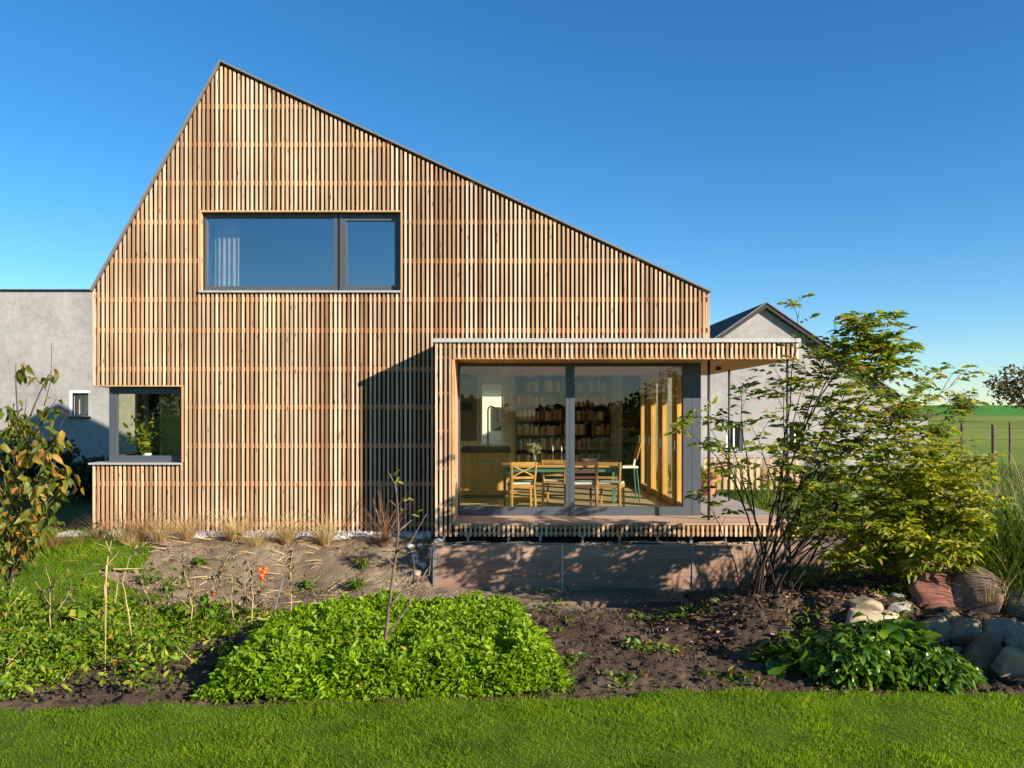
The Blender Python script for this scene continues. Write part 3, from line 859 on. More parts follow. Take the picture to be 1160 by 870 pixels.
# end chair with an orange back shell
t = thing('dining_chair', 'moulded chair with an orange plywood back and thin teal legs beyond the right table end', 'chair', (2.35,14.6,FZ0), 'chairs around the dining table')
for sx, sy in ((-1,-1),(1,-1),(-1,1),(1,1)): MB().beam((2.35+sx*.2,14.6+sy*.2,FZ0),(2.35+sx*.15,14.6+sy*.15,FZ0+.6), .022,.022).build('leg', M['teal'], t)
MB().box(2.17,2.53,14.42,14.78,FZ0+.6,FZ0+.64).build('seat', M['white'], t, bevel=.015)
mb = MB().beam((2.50,14.6,FZ0+.76),(2.58,14.6,FZ0+1.06), .36,.02, up=(1,0,0)); mb.build('backrest', M['chairwood'], t, bevel=.009)
MB().beam((2.47,14.6,FZ0+.62),(2.50,14.6,FZ0+.78), .05,.03, up=(1,0,0)).build('back_post', M['white'], t)
t = thing('dining_table', 'long oak dining table on slender teal legs behind the big window', 'table', (1.06,13.65,FZ0))
MB().box(.05,2.06,13.22,14.1,FZ0+.70,FZ0+.74).build('tabletop', M['tabletop'], t, bevel=.004)
mb = MB(); mb.box(.12,2.0,13.27,13.295,FZ0+.62,FZ0+.698); mb.box(.12,2.0,14.02,14.045,FZ0+.62,FZ0+.698); mb.build('apron', M['teal'], t)
for x in (.08,2.0):
    for y in (13.25,14.03): MB().box(x,x+.045,y,y+.045,FZ0,FZ0+.699).build('leg', M['teal'], t)
TZ = FZ0+.741
for i, x in enumerate((.93, 1.08)):
    t = thing('candlestick', ['black candlestick with white candle on the table, left one of the pair', 'black candlestick with white candle on the table, beside the window mullion'][i], 'candlestick', (x,13.7,TZ), 'candlesticks on the dining table')
    MB().lathe((x,13.7,TZ), [(.04,0),(.035,.012),(.012,.03),(.012,.20),(.022,.215)], 14).build('holder', M['darksteel'], t, smooth=True)
    MB().lathe((x,13.7,TZ), [(.011,.216),(.010,.31)], 10).build('candle', M['white'], t)
t = thing('vase', 'dark vase holding a drooping bunch of pale grey flowers on the dining table', 'vase', (.60,13.6,TZ))
MB().lathe((.60,13.6,TZ), [(.03,0),(.05,.05),(.045,.10),(.025,.14),(.03,.16)], 16).build('vessel', M['darksteel'], t, smooth=True)
mb = MB(); fl = []
for k in range(16):
    a = k*2.4; q = Vector((.60+.11*math.cos(a)*random.uniform(.4,1), 13.6+.11*math.sin(a)*random.uniform(.4,1), TZ+.2+random.uniform(0,.12)))
    mb.tube([(.60,13.6,TZ+.14),(Vector((.60,13.6,TZ+.22))+q)/2,q], .003, 5); fl.append(q)
mb.build('stem', M['teal'], t)
M['petal'] = foliage('dried_petal', [(0,(.30,.30,.22)),(1,(.50,.49,.40))], .3)
pp = np.repeat(np.array([list(q) for q in fl]), 14, 0)
np_mesh('flower', *scatter(leaf_t(.35,.3,.3), pp, rdir(len(pp)), rdir(len(pp)), RNG.uniform(.03,.06,len(pp))), M['petal'], t)
tag(MB().lathe((1.55,13.6,TZ), [(.05,0),(.11,.05),(.14,.085),(.13,.085),(.10,.05),(.04,.012)], 20).build('bowl', M['white'], None, origin=(1.55,13.6,TZ), smooth=True), 'white bowl on the dining table right of the mullion', 'bowl')
tag(MB().box(1.75,2.0,13.45,13.75,TZ,TZ+.035).box(1.77,1.98,13.47,13.73,TZ+.036,TZ+.06).build('magazine_pile', M['chairdark'], None, origin=(1.87,13.6,TZ)), 'small pile of dark magazines on the right end of the table', 'magazines')
t = thing('kitchen_island', 'wooden kitchen island with a plain end panel left in the big window', 'kitchen island', (-.3,16,FZ0))
MB().box(-.72,.20,15.0,16.9,FZ0+.06,FZ0+.86).build('cabinet', M['oak'], t); MB().box(-.66,.14,15.06,16.84,FZ0,FZ0+.058).build('plinth', M['darksteel'], t)
MB().box(-.75,.23,14.97,16.93,FZ0+.861,FZ0+.90).build('worktop', M['darkwood'], t)
MB().box(-.38,.0,14.965,14.985,FZ0+.66,FZ0+.68).build('handle', M['steel'], t)
M['cab'] = plain('olive_grey_laminate', (.18,.17,.13), .5)
t = thing('wall_cabinet', 'tall grey-olive kitchen cupboard with a dark oven slot at the back left', 'cupboard', (-.85,18.7,FZ0))
MB().box(-1.25,-.52,18.45,RY1,FZ0+.95,2.74).build('cabinet', M['cab'], t)
MB().box(-.92,-.62,18.44,18.449,1.95,2.13).build('oven_slot', M['darksteel'], t)
MB().box(-.84,-.70,18.43,18.449,1.62,1.635).build('handle', M['steel'], t)
t = thing('kitchen_tap', 'tall curved chrome kitchen tap standing on the island worktop', 'tap', (-.22,16.2,FZ0+.901))
MB().tube([(-.22,16.2,FZ0+.902),(-.22,16.2,1.95),(-.20,16.2,2.0),(-.15,16.2,2.02),(-.05,16.2,1.98),(-.02,16.2,1.90),(-.02,16.2,1.7)], .016, 8).build('spout', M['steel'], t, smooth=True)
MB().lathe((-.22,16.2,FZ0+.902), [(.03,0),(.03,.02),(.018,.03)], 12).build('base', M['steel'], t)
# curtain behind the upper window
def curtain(name, label, x0, x1, y, z0, z1, mat, folds=6, amp=.03):
    n = folds*8
    V = []; T = []
    for i in range(n+1):
        u = i/n
        for j in range(5):
            v = j/4; yy = y + amp*(.5+.5*v)*math.sin(u*folds*2*PI) + .008*math.sin(u*31)
            V.append((x0+(x1-x0)*u + .02*v*math.sin(u*17), yy, z1+(z0-z1)*v))
    for i in range(n):
        for j in range(4):
            a = i*5+j; T.append((a, a+1, a+6, a+5))
    return tag(np_mesh(name, np.array(V), np.array(T), mat, origin=((x0+x1)/2, y, z0), smooth=True), label, 'curtain')
M['linen'] = foliage('linen_cloth', [(0,(.55,.50,.40)),(1,(.6,.55,.45))], .4, .9, .1, (1,1,1))
curtain('curtain', 'pale linen curtain gathered at the left of the upper window', -4.62, -4.22, 12.98, 3.25, 5.4, M['linen'], 5)
M['greencloth'] = foliage('green_cloth', [(0,(.32,.34,.15)),(1,(.38,.40,.18))], .4, .9, .1)
curtain('curtain', 'olive green curtain hanging inside the corner window', -5.62, -5.25, 13.2, .4, 2.7, M['greencloth'], 4)

hp = thing('houseplant', 'leafy houseplant in a pot standing inside the corner window', 'houseplant', (-5.75,13.0,1.1))
MB().box(-6.05,-5.0,12.90,13.15,1.06,1.095).build('window_board', M['oak'], hp)
MB().lathe((-5.75,13.0,1.096), [(.06,0),(.08,.13),(.085,.14)], 14).build('pot', M['white'], hp)
_o = np.array([[-5.75,13.0,1.5]])+RNG.normal(0,1,(170,3))*np.array([.13,.05,.20])
np_mesh('leaves', *scatter(leaf_t(.25,.3,.5), _o, rdir(170,-.8,.6), rdir(170), RNG.uniform(.07,.14,170)), M['elder'], hp)
MB().tube([(-5.75,13.0,1.2),(-5.73,13.0,1.5),(-5.76,13.0,1.8)], .008, 6).build('stem', M['darkbark'], hp)
MB().tube([(-5.75,13.0,1.2),(-5.82,13.02,1.5),(-5.88,13.0,1.65)], .006, 6).build('stem', M['darkbark'], hp)

# ------------------------------------------------------------------ retaining wall, gravel strip, edging
rw = thing('retaining_wall', 'low retaining wall of reddish planks held by galvanised steel posts under the bay', 'retaining wall', (1.5, WALL_Y, ZG))
M['shutter'] = wood('reddish_plank', [(0,(.28,.165,.105)),(.5,(.36,.22,.14)),(1,(.43,.29,.20))], grain=(1.0,22,22), knots=False, rough=.75)
sx = [PX(p, WALL_Y) for p in (491.5, 637, 785, 933)]
for a, b in zip(sx[:-1], sx[1:]):
    mb = MB()
    for (z0, z1) in ((-.68,-.40),(-.397,-.16),(-.157,.03)): mb.box(a+.016, b-.016, WALL_Y+.008+random.uniform(-.004,.004), WALL_Y+.055, z0, z1)
    mb.build('plank_panel', M['shutter'], rw)
for x in sx: MB().box(x-.014, x+.014, WALL_Y-.004, WALL_Y+.07, -.68, .034).build('steel_post', M['steel'], rw)
mb = MB(); mb.box(sx[0]-.01, sx[0]+.05, WALL_Y+.071, 12.3, -.68, .02); mb.build('return_panel', M['shutter'], rw)
# loose wood scraps on the ground behind the wall top
M['scrap'] = wood('splintered_wood', [(0,(.40,.27,.16)),(1,(.62,.48,.33))], grain=(20,20,20), knots=False)
mb = MB()
for k in range(70):
    x = random.uniform(-.85, 4.1); y = random.uniform(11.25, 11.6); a = random.uniform(-.5,.5); l = random.uniform(.04,.22)
    z = random.uniform(-.02,.03); mb.beam((x-l*math.cos(a),y-l*math.sin(a)*.3,z),(x+l*math.cos(a),y+l*math.sin(a)*.3,z+random.uniform(-.01,.02)), random.uniform(.01,.03), random.uniform(.008,.02))
tag(mb.build('wood_scraps', M['scrap']), kind='stuff')

def rock_mesh(name, mat, seed, sub=4, flat=1.0):
    bm = bmesh.new(); bmesh.ops.create_icosphere(bm, subdivisions=sub, radius=.5)
    rr = random.Random(seed); off = Vector((rr.uniform(-50,50), rr.uniform(-50,50), rr.uniform(-50,50)))
    planes = [(Vector((rr.gauss(0,1), rr.gauss(0,1), rr.gauss(0,1))).normalized(), rr.uniform(*((.37,.47) if seed == 331 else (.24,.42)))) for _ in range(11)]
    for v in bm.verts:
        p = v.co.copy()
        for n, dd in planes:
            e = p.dot(n)-dd
            if e > 0: p -= n*e*.96
        p *= 1.12 + .10*mnoise.noise(p*2.6+off) + .035*mnoise.noise(p*8+off) + .015*mnoise.noise(p*20+off)
        v.co = p
    me = bpy.data.meshes.new(name); bm.to_mesh(me); bm.free()
    me.polygons.foreach_set('use_smooth', [True]*len(me.polygons))
    me.materials.append(mat); return me
def stone_mat(name, col):
    return earth(name, tuple(c*.6 for c in col), col, tuple(min(.8,c*1.35) for c in col), 3.5, .35, 30)
PEB = [stone_mat('pale_pebble', (.62,.58,.52)), stone_mat('grey_pebble', (.40,.37,.34)), stone_mat('tan_stone', (.42,.32,.22))]
def rock(name, label, loc, size, mat, seed, rz=0, cat='rock', group=None, tilt=0):
    o = bpy.data.objects.new(name, rock_mesh(name, mat, seed)); COL.objects.link(o)
    o.location = loc; o.scale = size; o.rotation_euler = (tilt, tilt*.6, rz)
    return tag(o, label, cat, group)

# white gravel drip strip along the facade base
def pebbles(name, n, fx_, fy_, fzv, smin, smax, mat):
    base = np.array([(0,0,.4),(.5,0,0),(0,.5,0),(-.5,0,0),(0,-.5,0),(0,0,-.4)]); tri = np.array([(0,1,2),(0,2,3),(0,3,4),(0,4,1),(5,2,1),(5,3,2),(5,4,3),(5,1,4)])
    x = fx_(n); y = fy_(n); z = fzv(x, y); d = rdir(n); s = RNG.uniform(smin, smax, n)
    return tag(np_mesh(name, *scatter((base, tri), np.stack([x,y,z],1), d, rdir(n), s), mat), kind='stuff')
pebbles('gravel', 2600, lambda n: RNG.uniform(-6.75, WALL_X0-.1, n), lambda n: RNG.uniform(12.16, 12.48, n), lambda x, y: np.maximum(H(x, y),-.03)+.030+RNG.uniform(0,.035,len(x)), .035, .08, PEB[0])
mb = MB(); x = -6.75
while x < WALL_X0-.3:
    x1 = min(x+1.0, WALL_X0-.1); mb.hexa([(x,12.12,-.09),(x1-.006,12.12,-.09),(x1-.006,12.16,-.09),(x,12.16,-.09),(x,12.12,.02+random.uniform(-.008,.006)),(x1-.006,12.12,.02),(x1-.006,12.16,.022),(x,12.16,.02)]); x = x1
tag(mb.build('edging_strip', M['white'], None, origin=(-4,12.14,0)), 'long pale edging strip holding white gravel along the facade base', 'edging')
pebbles('ground_pebbles', 1500, lambda n: RNG.uniform(-6, 4, n), lambda n: RNG.uniform(10.1, 12.1, n), lambda x, y: H(x, y)+.004, .012, .05, PEB[2])
pebbles('soil_clods', 5200, lambda n: RNG.uniform(-5, 5, n), lambda n: RNG.uniform(6.75, 9.9, n), lambda x, y: H(x, y)+.03+.05*RNG.random(len(x)), .012, .055, M['soil'])
pebbles('earth_clods', 1300, lambda n: RNG.uniform(-5, -.95, n), lambda n: RNG.uniform(10.0, 12.1, n), lambda x, y: H(x, y)+.008+.03*RNG.random(len(x)), .010, .04, M['sand'])
# timber edging between path and bed
M['oldwood'] = wood('weathered_edging', [(0,(.18,.12,.08)),(1,(.26,.18,.12))], grain=(1.0,22,22), knots=False)
tag(MB().beam((.35,10.2,ZG+.02),(2.35,10.24,ZG+.03), .05,.10).build('edging_board', M['oldwood'], None, origin=(1.3,10.2,ZG)), 'weathered brown board edging the dark soil bed below the planks', 'edging board')
tag(MB().beam((-5.1,9.55,ZG+.07),(-4.1,9.6,ZG+.05), .11,.05).build('loose_board', M['white'], None, origin=(-4.6,9.57,ZG)), 'pale bleached board lying at the front of the left grass patch', 'board')

# rubble heap at the left end of the retaining wall
rng = random.Random(3)
for k in range(22):
    u = rng.random(); px = 462+u*32 + rng.uniform(-6,6); py = 618+rng.uniform(0,38)*(1-.3*u); Y = 11.9-(py-612)/50*.75
    p = P(px, py, Y); s = rng.uniform(.06,.15)
    p.z = max(p.z, Hs(p.x, Y)+s*.15)
    rock('rubble_stone', 'pale broken stone in the rubble heap at the left end of the plank wall', p, (s*1.2, s, s*.75), PEB[k % 3], 100+k, rng.uniform(0,6), 'stone', 'rubble stones beside the plank wall')

M['cobble'] = stone_mat('brown_cobble', (.26,.19,.13))
# ------------------------------------------------------------------ rockery on the right
RK = [
 (1057,679,46,46,(.27,.115,.075),'large reddish boulder at the top of the rockery','r'),
 (1107,686,54,66,(.20,.13,.10),'tall brown wedge-shaped boulder, tallest of the rockery','r'),
 (977,688,42,20,(.40,.31,.20),'flat tan stone lying on the longer pale slab','r'),
 (984,701,60,22,(.46,.36,.24),'long pale sandy slab behind the glossy leaves','r'),
 (1015,677,20,14,(.27,.24,.23),'small grey block-shaped stone beside the mulch bank','r'),
 (1016,692,26,24,(.40,.35,.29),'chipped pale grey stone between slab and red boulder','r'),
 (1083,684,20,26,(.36,.31,.22),'upright beige cobble wedged between the two big boulders','r'),
 (1075,703,24,17,(.36,.24,.12),'ochre cobble at the foot of the reddish boulder','r'),
 (1056,712,42,28,(.31,.25,.15),'olive-grey rounded stone just behind the glossy leaves','r'),
 (1094,721,48,34,(.31,.225,.145),'grey-brown rounded stone below the wedge-shaped boulder','r'),
 (1131,719,52,40,(.29,.245,.19),'grey angular stone at the right frame edge of the rockery','r'),
 (1110,744,48,42,(.21,.13,.08),'dark brown boulder low in the rockery beside the leaves','r'),
 (1143,757,48,38,(.36,.27,.17),'speckled rounded boulder nearest the lawn','r'),
 (1152,732,34,30,(.30,.235,.165),'grey cobble above the speckled boulder','r'),
 (995,679,12,14,(.42,.26,.18),'little pinkish stone standing behind the tan flat stone','r'),
 (1033,690,12,11,(.34,.14,.08),'little rust-red stone beside the chipped pale stone','r'),
 (975,713,12,13,(.40,.32,.22),'little beige stone below the long pale slab','r'),
]
for i, (px, py, w, h, c, lab, _) in enumerate(RK):
    Y = 7.42 + (757-py)/82*1.12; p = P(px, py, Y); k = Y/F
    rock('boulder' if w > 30 else 'stone', lab, p, (w*k*1.12, max(w,h)*.8*k, h*k*1.22), stone_mat('rockery_stone_%d' % i, c), (331 if i == 0 else 40+i), 0, 'rock', 'stones of the rockery', 0)
for i, (px, py, w) in enumerate(((1165,690,60),(1185,735,55),(1200,765,60))):
    Y = 7.42 + (757-py)/82*1.12; p = P(px, py, Y); k = Y/F
    rock('boulder', ['grey boulder behind the tall grass at the frame edge','dark grey boulder right of the grey cobble','grey boulder right of the speckled one'][i], p, (w*k, w*.8*k, w*.8*k), stone_mat('edge_stone_%d' % i, (.2,.18,.16)), 80+i, 0, 'rock', 'stones of the rockery')

rng = random.Random(12)
for k in range(16):
    px = rng.uniform(1010, 1165); py = rng.uniform(690, 768)*.6 + (700+ (px-1010)*.35)*.4; Y = 7.42 + (757-py)/82*1.12; p = P(px, py, Y)
    p.z = max(p.z-.02, Hs(p.x, Y)+.05); q = rng.uniform(.09,.15)
    rock('cobble', 'small brown cobble packed between the boulders of the rockery', p, (q*1.2,q,q*.85), M['cobble'], 150+k, rng.uniform(0,6), 'rock', 'small cobbles between the boulders')
# mulch chips on the mound
n = 4200
x = RNG.normal(3.4, .95, n); y = RNG.normal(8.9, .55, n); k = (y < 10.4) & (y > 7.9) & (x > 1.7) & (x < 6.5); x = x[k]; y = y[k]; n = len(x)
cv = np.array([(-.15,0,0),(.15,0,0),(.12,1,.04),(-.1,1,0),(0,.5,.14)]); ct = np.array([(0,1,4),(1,2,4),(2,3,4),(3,0,4)])
tag(np_mesh('mulch', *scatter((cv, ct), np.stack([x,y,H(x,y)+.045+RNG.uniform(-.01,.03,n)],1), rdir(n,-.3,.4), rdir(n,.3,1), RNG.uniform(.03,.09,n)), M['mulch']), kind='stuff')

# ------------------------------------------------------------------ planting
def in_poly(x, y, poly):
    r = np.zeros(len(x), bool); n = len(poly)
    for i in range(n):
        x0, y0 = poly[i]; x1, y1 = poly[(i+1) % n]
        c = ((y0 > y) != (y1 > y)) & (x < (x1-x0)*(y-y0)/((y1-y0) or 1e-9)+x0); r ^= c
    return r
def edge_dist(x, y, poly):
    d = np.full(len(x), 9.0); n = len(poly)
    for i in range(n):
        a = np.array(poly[i]); b = np.array(poly[(i+1) % n]); e = b-a
        t = np.clip(((x-a[0])*e[0]+(y-a[1])*e[1])/(e@e), 0, 1)
        d = np.minimum(d, np.hypot(x-a[0]-t*e[0], y-a[1]-t*e[1]))
    return d
BED = [(-2.62,6.78),(-1.2,6.70),(.05,6.82),(.62,7.02),(.52,8.0),(.30,9.25),(-.4,9.35),(-1.75,9.3),(-2.35,8.6),(-2.5,7.6)]
n = 120000
x = RNG.uniform(-2.8,.8,n); y = RNG.uniform(6.6,9.5,n); k = in_poly(x, y, BED); x = x[k]; y = y[k]; n = len(x)
ed = np.maximum(0, edge_dist(x, y, BED) + .05*fbm(x*4, y*4, 2)); kk = (ed > .03) | (RNG.random(n) < .35); x = x[kk]; y = y[kk]; ed = ed[kk]; n = len(x)
top = (.30*sst(-.02,.22,ed)+.07)*(1+.17*fbm(x*3.2,y*3.2,2)+.16*vnoise(x*8.5,y*8.5))
z = H(x,y) + top*np.sqrt(RNG.uniform(.15,1,n))
d = rdir(n,-.1,.9); d[:,2] += .5
tag(np_mesh('green_manure', *merge([scatter(round_t(.27,.4,.55,.06), np.stack([x,y,z],1)[::2], d[::2], (rdir(n,.2,1))[::2], (.024+.058*RNG.random(n)**1.5)[::2]),
     scatter(round_t(.20,.5,.8,.04), np.stack([x,y,z],1)[1::2], d[1::2], (rdir(n,.2,1))[1::2], (.024+.058*RNG.random(n)**1.5)[1::2])]), M['mustard']), kind='stuff')

VEGCL = []
n = 520
x = RNG.uniform(-5.6,-2.4,n); y = RNG.uniform(7.4,9.7,n); k = (fbm(x*1.4+20,y*1.6,3) > .05) & (~in_poly(x,y,BED)); x = x[k]; y = y[k]; n = len(x)
tag(np_mesh('withered_stalks', *scatter(blade_t(.018,.4), np.stack([x,y,H(x,y)+.12],1), rdir(n,-.1,.8), rdir(n,.1,1), RNG.uniform(.12,.36,n)), M['straw']), kind='stuff')
# left vegetable patch
n = 60000
x = RNG.uniform(-6.3,-2.1,n); y = RNG.uniform(6.75,9.6,n)
f = fbm(x*1.1+3, y*1.3, 3)
dens = np.where(x < -3.7, .85, .35)*sst(-.55,.2,f + np.where(x < -4.2, .35, 0) + .5*sst(8.2,9.2,y)) * np.where((y < 7.8) & (x > -3.95), .22, 1)
k = (RNG.random(n) < dens) & (y > lawn_edge(x)+.02) & (~in_poly(x, y, BED)); x = x[k]; y = y[k]; n = len(x)
top = .10+.16*sst(-.5,.6,fbm(x*1.7,y*1.7+8,3)) + np.where(x < -4.0, .08, 0)
z = H(x,y)+.02+top*RNG.uniform(.2,1,n)
tag(np_mesh('vegetable_leaves', *scatter(leaf_t(.2,.35,.5,.05), np.stack([x,y,z],1), rdir(n,-.05,.9)+np.array([0,0,.35]), rdir(n,.2,1), RNG.uniform(.03,.08,n)*np.where(fbm(x*.9,y*.9) > .3, 1.3, .9)), M['veg']), kind='stuff')
for i, (cx, cy, lab) in enumerate(((-4.6,8.9,'broad-leaved vegetable clump in the far left of the patch'),(-5.0,7.7,'broad-leaved vegetable clump at the left frame edge near the lawn'),(-3.3,9.1,'broad-leaved vegetable clump just in front of the sandy strip'),(-4.2,7.75,'broad-leaved vegetable clump left of the crossing tomato stems'))):
    VEGCL.append((cx, cy, lab, i))
# weeds on the dark soil
n = 15000
x = RNG.uniform(.35,4.4,n); y = RNG.uniform(6.8,10.9,n)
k = (fbm(x*1.9+40,y*2.2,4) > .16 + .26*sst(.9,2.2,x)) & (y > lawn_edge(x)) & (~in_poly(x,y,BED)) & ((y < 9.4) | (RNG.random(n) < .25)); x = x[k]; y = y[k]; n = len(x)
tag(np_mesh('weeds', *scatter(leaf_t(.2,.3,.5,.03), np.stack([x,y,H(x,y)+.03+RNG.uniform(0,.06,n)],1), rdir(n,.0,.9), rdir(n,.2,1), RNG.uniform(.03,.09,n)), M['weed']), kind='stuff')
n = 1500
x = RNG.uniform(-6,-.9,n); y = RNG.uniform(10.3,12.1,n); k = RNG.random(n) < sst(10.2,11.9,y)*.8+.1; x = x[k]; y = y[k]; n = len(x)
tag(np_mesh('straw_litter', *scatter(blade_t(.02,.2), np.stack([x,y,H(x,y)+.03],1), rdir(n,-.1,.5), rdir(n,.1,1), RNG.uniform(.08,.34,n)), M['straw']), kind='stuff')
# sparse weeds on the sandy strip
n = 2600
x = RNG.uniform(-6,3,n); y = RNG.uniform(10.2,12.0,n); k = (fbm(x*1.5+70,y*1.9,4) > .62); x = x[k]; y = y[k]; n = len(x)
tag(np_mesh('weeds', *scatter(leaf_t(.18,.3,.5), np.stack([x,y,H(x,y)+.01+RNG.uniform(0,.05,n)],1), rdir(n,.0,.9), rdir(n,.2,1), RNG.uniform(.02,.07,n)), M['weed']), kind='stuff')

def bez(a, b, bend, n=7):
    a = Vector(a); b = Vector(b); m = (a+b)/2+Vector(bend)
    return [(1-t)**2*a+2*t*(1-t)*m+t*t*b for t in [i/(n-1) for i in range(n)]]

def compound(pts, out, rr, nleaf=3, size=.11, step=None):
    """hang pinnate leaves at points; out collects (pos, dir, up, scale)"""
    for p, d in pts:
        az = rr.uniform(0, 2*PI)
        ax = (Vector((math.cos(az), math.sin(az), rr.uniform(-.1,.6))) + d*.5).normalized()
        ln = size*rr.uniform(1.6,2.4)
        sd = ax.cross(Vector((0,0,1)));
        if sd.length < .1: sd = Vector((1,0,0))
        sd.normalize()
        for i in range(nleaf):
            t = (i+.8)/nleaf; q = p + ax*ln*t - Vector((0,0,1))*ln*.25*t*t
            for sg in (-1, 1):
                out.append((q, (sd*sg + ax*.6 + Vector((0,0,.15-.55*rr.random()))), Vector((rr.gauss(.25,.6), rr.gauss(-.45,.5), .75)), size*rr.uniform(.7,1.1)*(1-.15*abs(t-.5))))
        q = p + ax*ln*1.05 - Vector((0,0,1))*ln*.27
        out.append((q, ax - Vector((0,0,.3)), Vector((rr.gauss(.25,.6), rr.gauss(-.45,.5), .75)), size*rr.uniform(.9,1.2)))
def out_mesh(name, out, tmpl, mat, parent):
    pos = np.array([list(o[0]) for o in out]); d = np.array([list(o[1]) for o in out]); u = np.array([list(o[2]) for o in out]); s = np.array([o[3] for o in out])
    return np_mesh(name, *scatter(tmpl, pos, d, u, s), mat, parent)

def shrub(name, label, cat, base, ends, Yspread, mat, leaf_tm, seed, size, from_t=.4, twigs=5, left_px=None, r0=.016, nleaf=3, barkm='bark', per=3, group=None, bendk=.25):
    rr = random.Random(seed); b = Vector(base)
    t = thing(name, label, cat, base, group)
    mb = MB(); out = []; stems = []
    for (px, py) in ends:
        Y = b.y + rr.uniform(*Yspread); e = P(px, py, Y)
        s = b + Vector((rr.uniform(-.30,.30), rr.uniform(-.2,.2), -.03))
        near_ = sorted(stems, key=lambda q: (q[8]-e).length)
        if near_ and (near_[0][8]-e).length < .42: s = near_[0][rr.choice((2,3,4))]
        L_ = (e-s).length
        pts = bez(s, e, ((s.x-e.x)*bendk*.6+rr.uniform(-.12,.12), rr.uniform(-.1,.1), L_*.10+bendk*abs(e.x-s.x)*.3), 9)
        pts = [p + Vector((rr.gauss(0,.012), rr.gauss(0,.012), 0)) if 0 < i < 8 else p for i, p in enumerate(pts)]
        stems.append(pts)
        r = r0*min(1.2, .5+L_*.3)
        mb.tube(pts, [r*(1-.82*i/8) for i in range(9)], 6)
        nodes = []
        tw = twigs if left_px is None or px > left_px else max(2, twigs//3)
        ft = from_t if tw == twigs else .55
        for k in range(tw):
            u = ft + (1-ft)*(k+rr.random()*.8)/tw; f = u*8; i = min(7, int(f)); p = pts[i].lerp(pts[i+1], f-i); d = (pts[i+1]-pts[i]).normalized()
            az = rr.uniform(0,2*PI); dv = (d*.8+Vector((math.cos(az), math.sin(az)*.8, rr.uniform(.0,.9)))).normalized(); tl = rr.uniform(.10,.34)*min(1,L_*.6)
            if py < 450: dv = (dv + Vector((0,0,.55))).normalized()
            tp = bez(p, p+dv*tl, (0,0,tl*.12), 4)
            mb.tube(tp, [r*.32,r*.26,r*.2,r*.12], 5, cap=False)
            for q in range(per): nodes.append((tp[1].lerp(tp[3], (q+1)/per), dv))
        nodes += [(pts[8], (pts[8]-pts[7]).normalized()), (pts[7], (pts[8]-pts[7]).normalized()), (pts[8].lerp(pts[7],.5), (pts[8]-pts[7]).normalized())]
        compound(nodes, out, rr, nleaf, size)
    mb.build('stems', M[barkm], t, smooth=True)
    out_mesh('foliage', out, leaf_tm, mat, t)
    return t
EB = P(872, 668, 8.95); EB.z = Hs(EB.x, EB.y)
ELD = [(793,470),(775,488),(815,470),(838,438),(797,560),(850,480),(884,425),(905,352),(948,370),(915,420),(935,455),(958,400),(985,372),(1008,392),(1030,425),(985,450),(1050,440),(1085,432),(1092,458),(1072,490),(1105,520),(1035,510),(1000,520),(1060,560),(1025,575),(960,580),(830,530),(990,400),(950,510),(985,540),(1000,430),(1015,470),(960,470),(975,420),(1010,600),(975,500),(1040,470),(1055,520),(1080,545),(1020,400),(1000,365)]
shrub('elder_shrub', 'large leggy shrub with feathery divided leaves growing from the mulch mound before the bay', 'shrub', EB, ELD, (-.55,.5), M['elder'], leaf_t(.21,.3,.35,.02), 11, .104, .42, 9, left_px=925, r0=.0115, nleaf=3, barkm='darkbark')
YB_ = P(1040, 655, 8.9); YB_.z = Hs(YB_.x, YB_.y)
shrub('golden_shrub', 'dense yellow-green bush with narrow leaves behind the rockery', 'shrub', YB_,
      [(940,600),(965,615),(990,605),(1005,575),(1015,600),(1030,550),(1040,530),(1050,580),(1070,545),(1075,600),(1090,560),(1100,590),(1110,540),(1095,625),(1060,630),(1020,635),(985,620),(960,640),(1005,600),(1085,535),(1115,570),(1120,600),(1060,540),(1075,505),(1100,525),(1045,515),(950,630),(975,590),(1110,640)],
      (-.6,.5), M['yellowleaf'], leaf_t(.17,.3,.4), 12, .105, .15, 12, None, .008, 3, 'darkbark')
# small leggy stems of the elder foreground are part of it; low seedlings round its base
for i, (px, py, lab) in enumerate(((905,690,'small leafy seedling on the mulch left of the rockery'),(935,672,'small leafy seedling at the foot of the large leggy shrub'))):
    b = P(px, py, 9.2); b.z = Hs(b.x, b.y)+.02
    shrub('seedling', lab, 'plant', b, [(px-22,py-28),(px+4,py-42),(px+20,py-25),(px-8,py-20)], (-.15,.15), M['elder'], leaf_t(.22,.3,.35), 70+i, .05, .3, 4, .005)

# glossy-leaved plants at the lawn edge
def rosette(name, label, base, R, Hh, n, lmin, lmax, tm, mat, seed):
    rr = random.Random(seed); t = thing(name, label, 'plant', base); b = Vector(base)
    mb = MB(); out = []
    for k in range(n):
        az = rr.uniform(0,2*PI); f = math.sqrt(rr.random()); e = b+Vector((math.cos(az)*R[0]*f, math.sin(az)*R[1]*f, Hh*(1-.65*f*f)*rr.uniform(.55,1.05)))
        s = b+Vector((math.cos(az)*R[0]*f*.35, math.sin(az)*R[1]*f*.35, 0))
        mb.tube(bez(s, e, (0,0,.08), 4), .006, 5, cap=False)
        dv = Vector((math.cos(az)*(.3+f), math.sin(az)*(.3+f), rr.uniform(-.5,.7)))
        out.append((e, dv, Vector((rr.gauss(0,.35), rr.gauss(0,.35), 1)), rr.uniform(lmin,lmax)))
    mb.build('stalk', M['chard'], t); out_mesh('leaves', out, tm, mat, t)
    return t
rosette('rhubarb_plant', 'dark broad-leaved plant at the left of the glossy clump', (2.95,7.6,Hs(2.95,7.6)+.02), (.48,.32), .36, 80, .11,.19, leaf_t(.5,.15,.3,.06), M['chard'], 21)
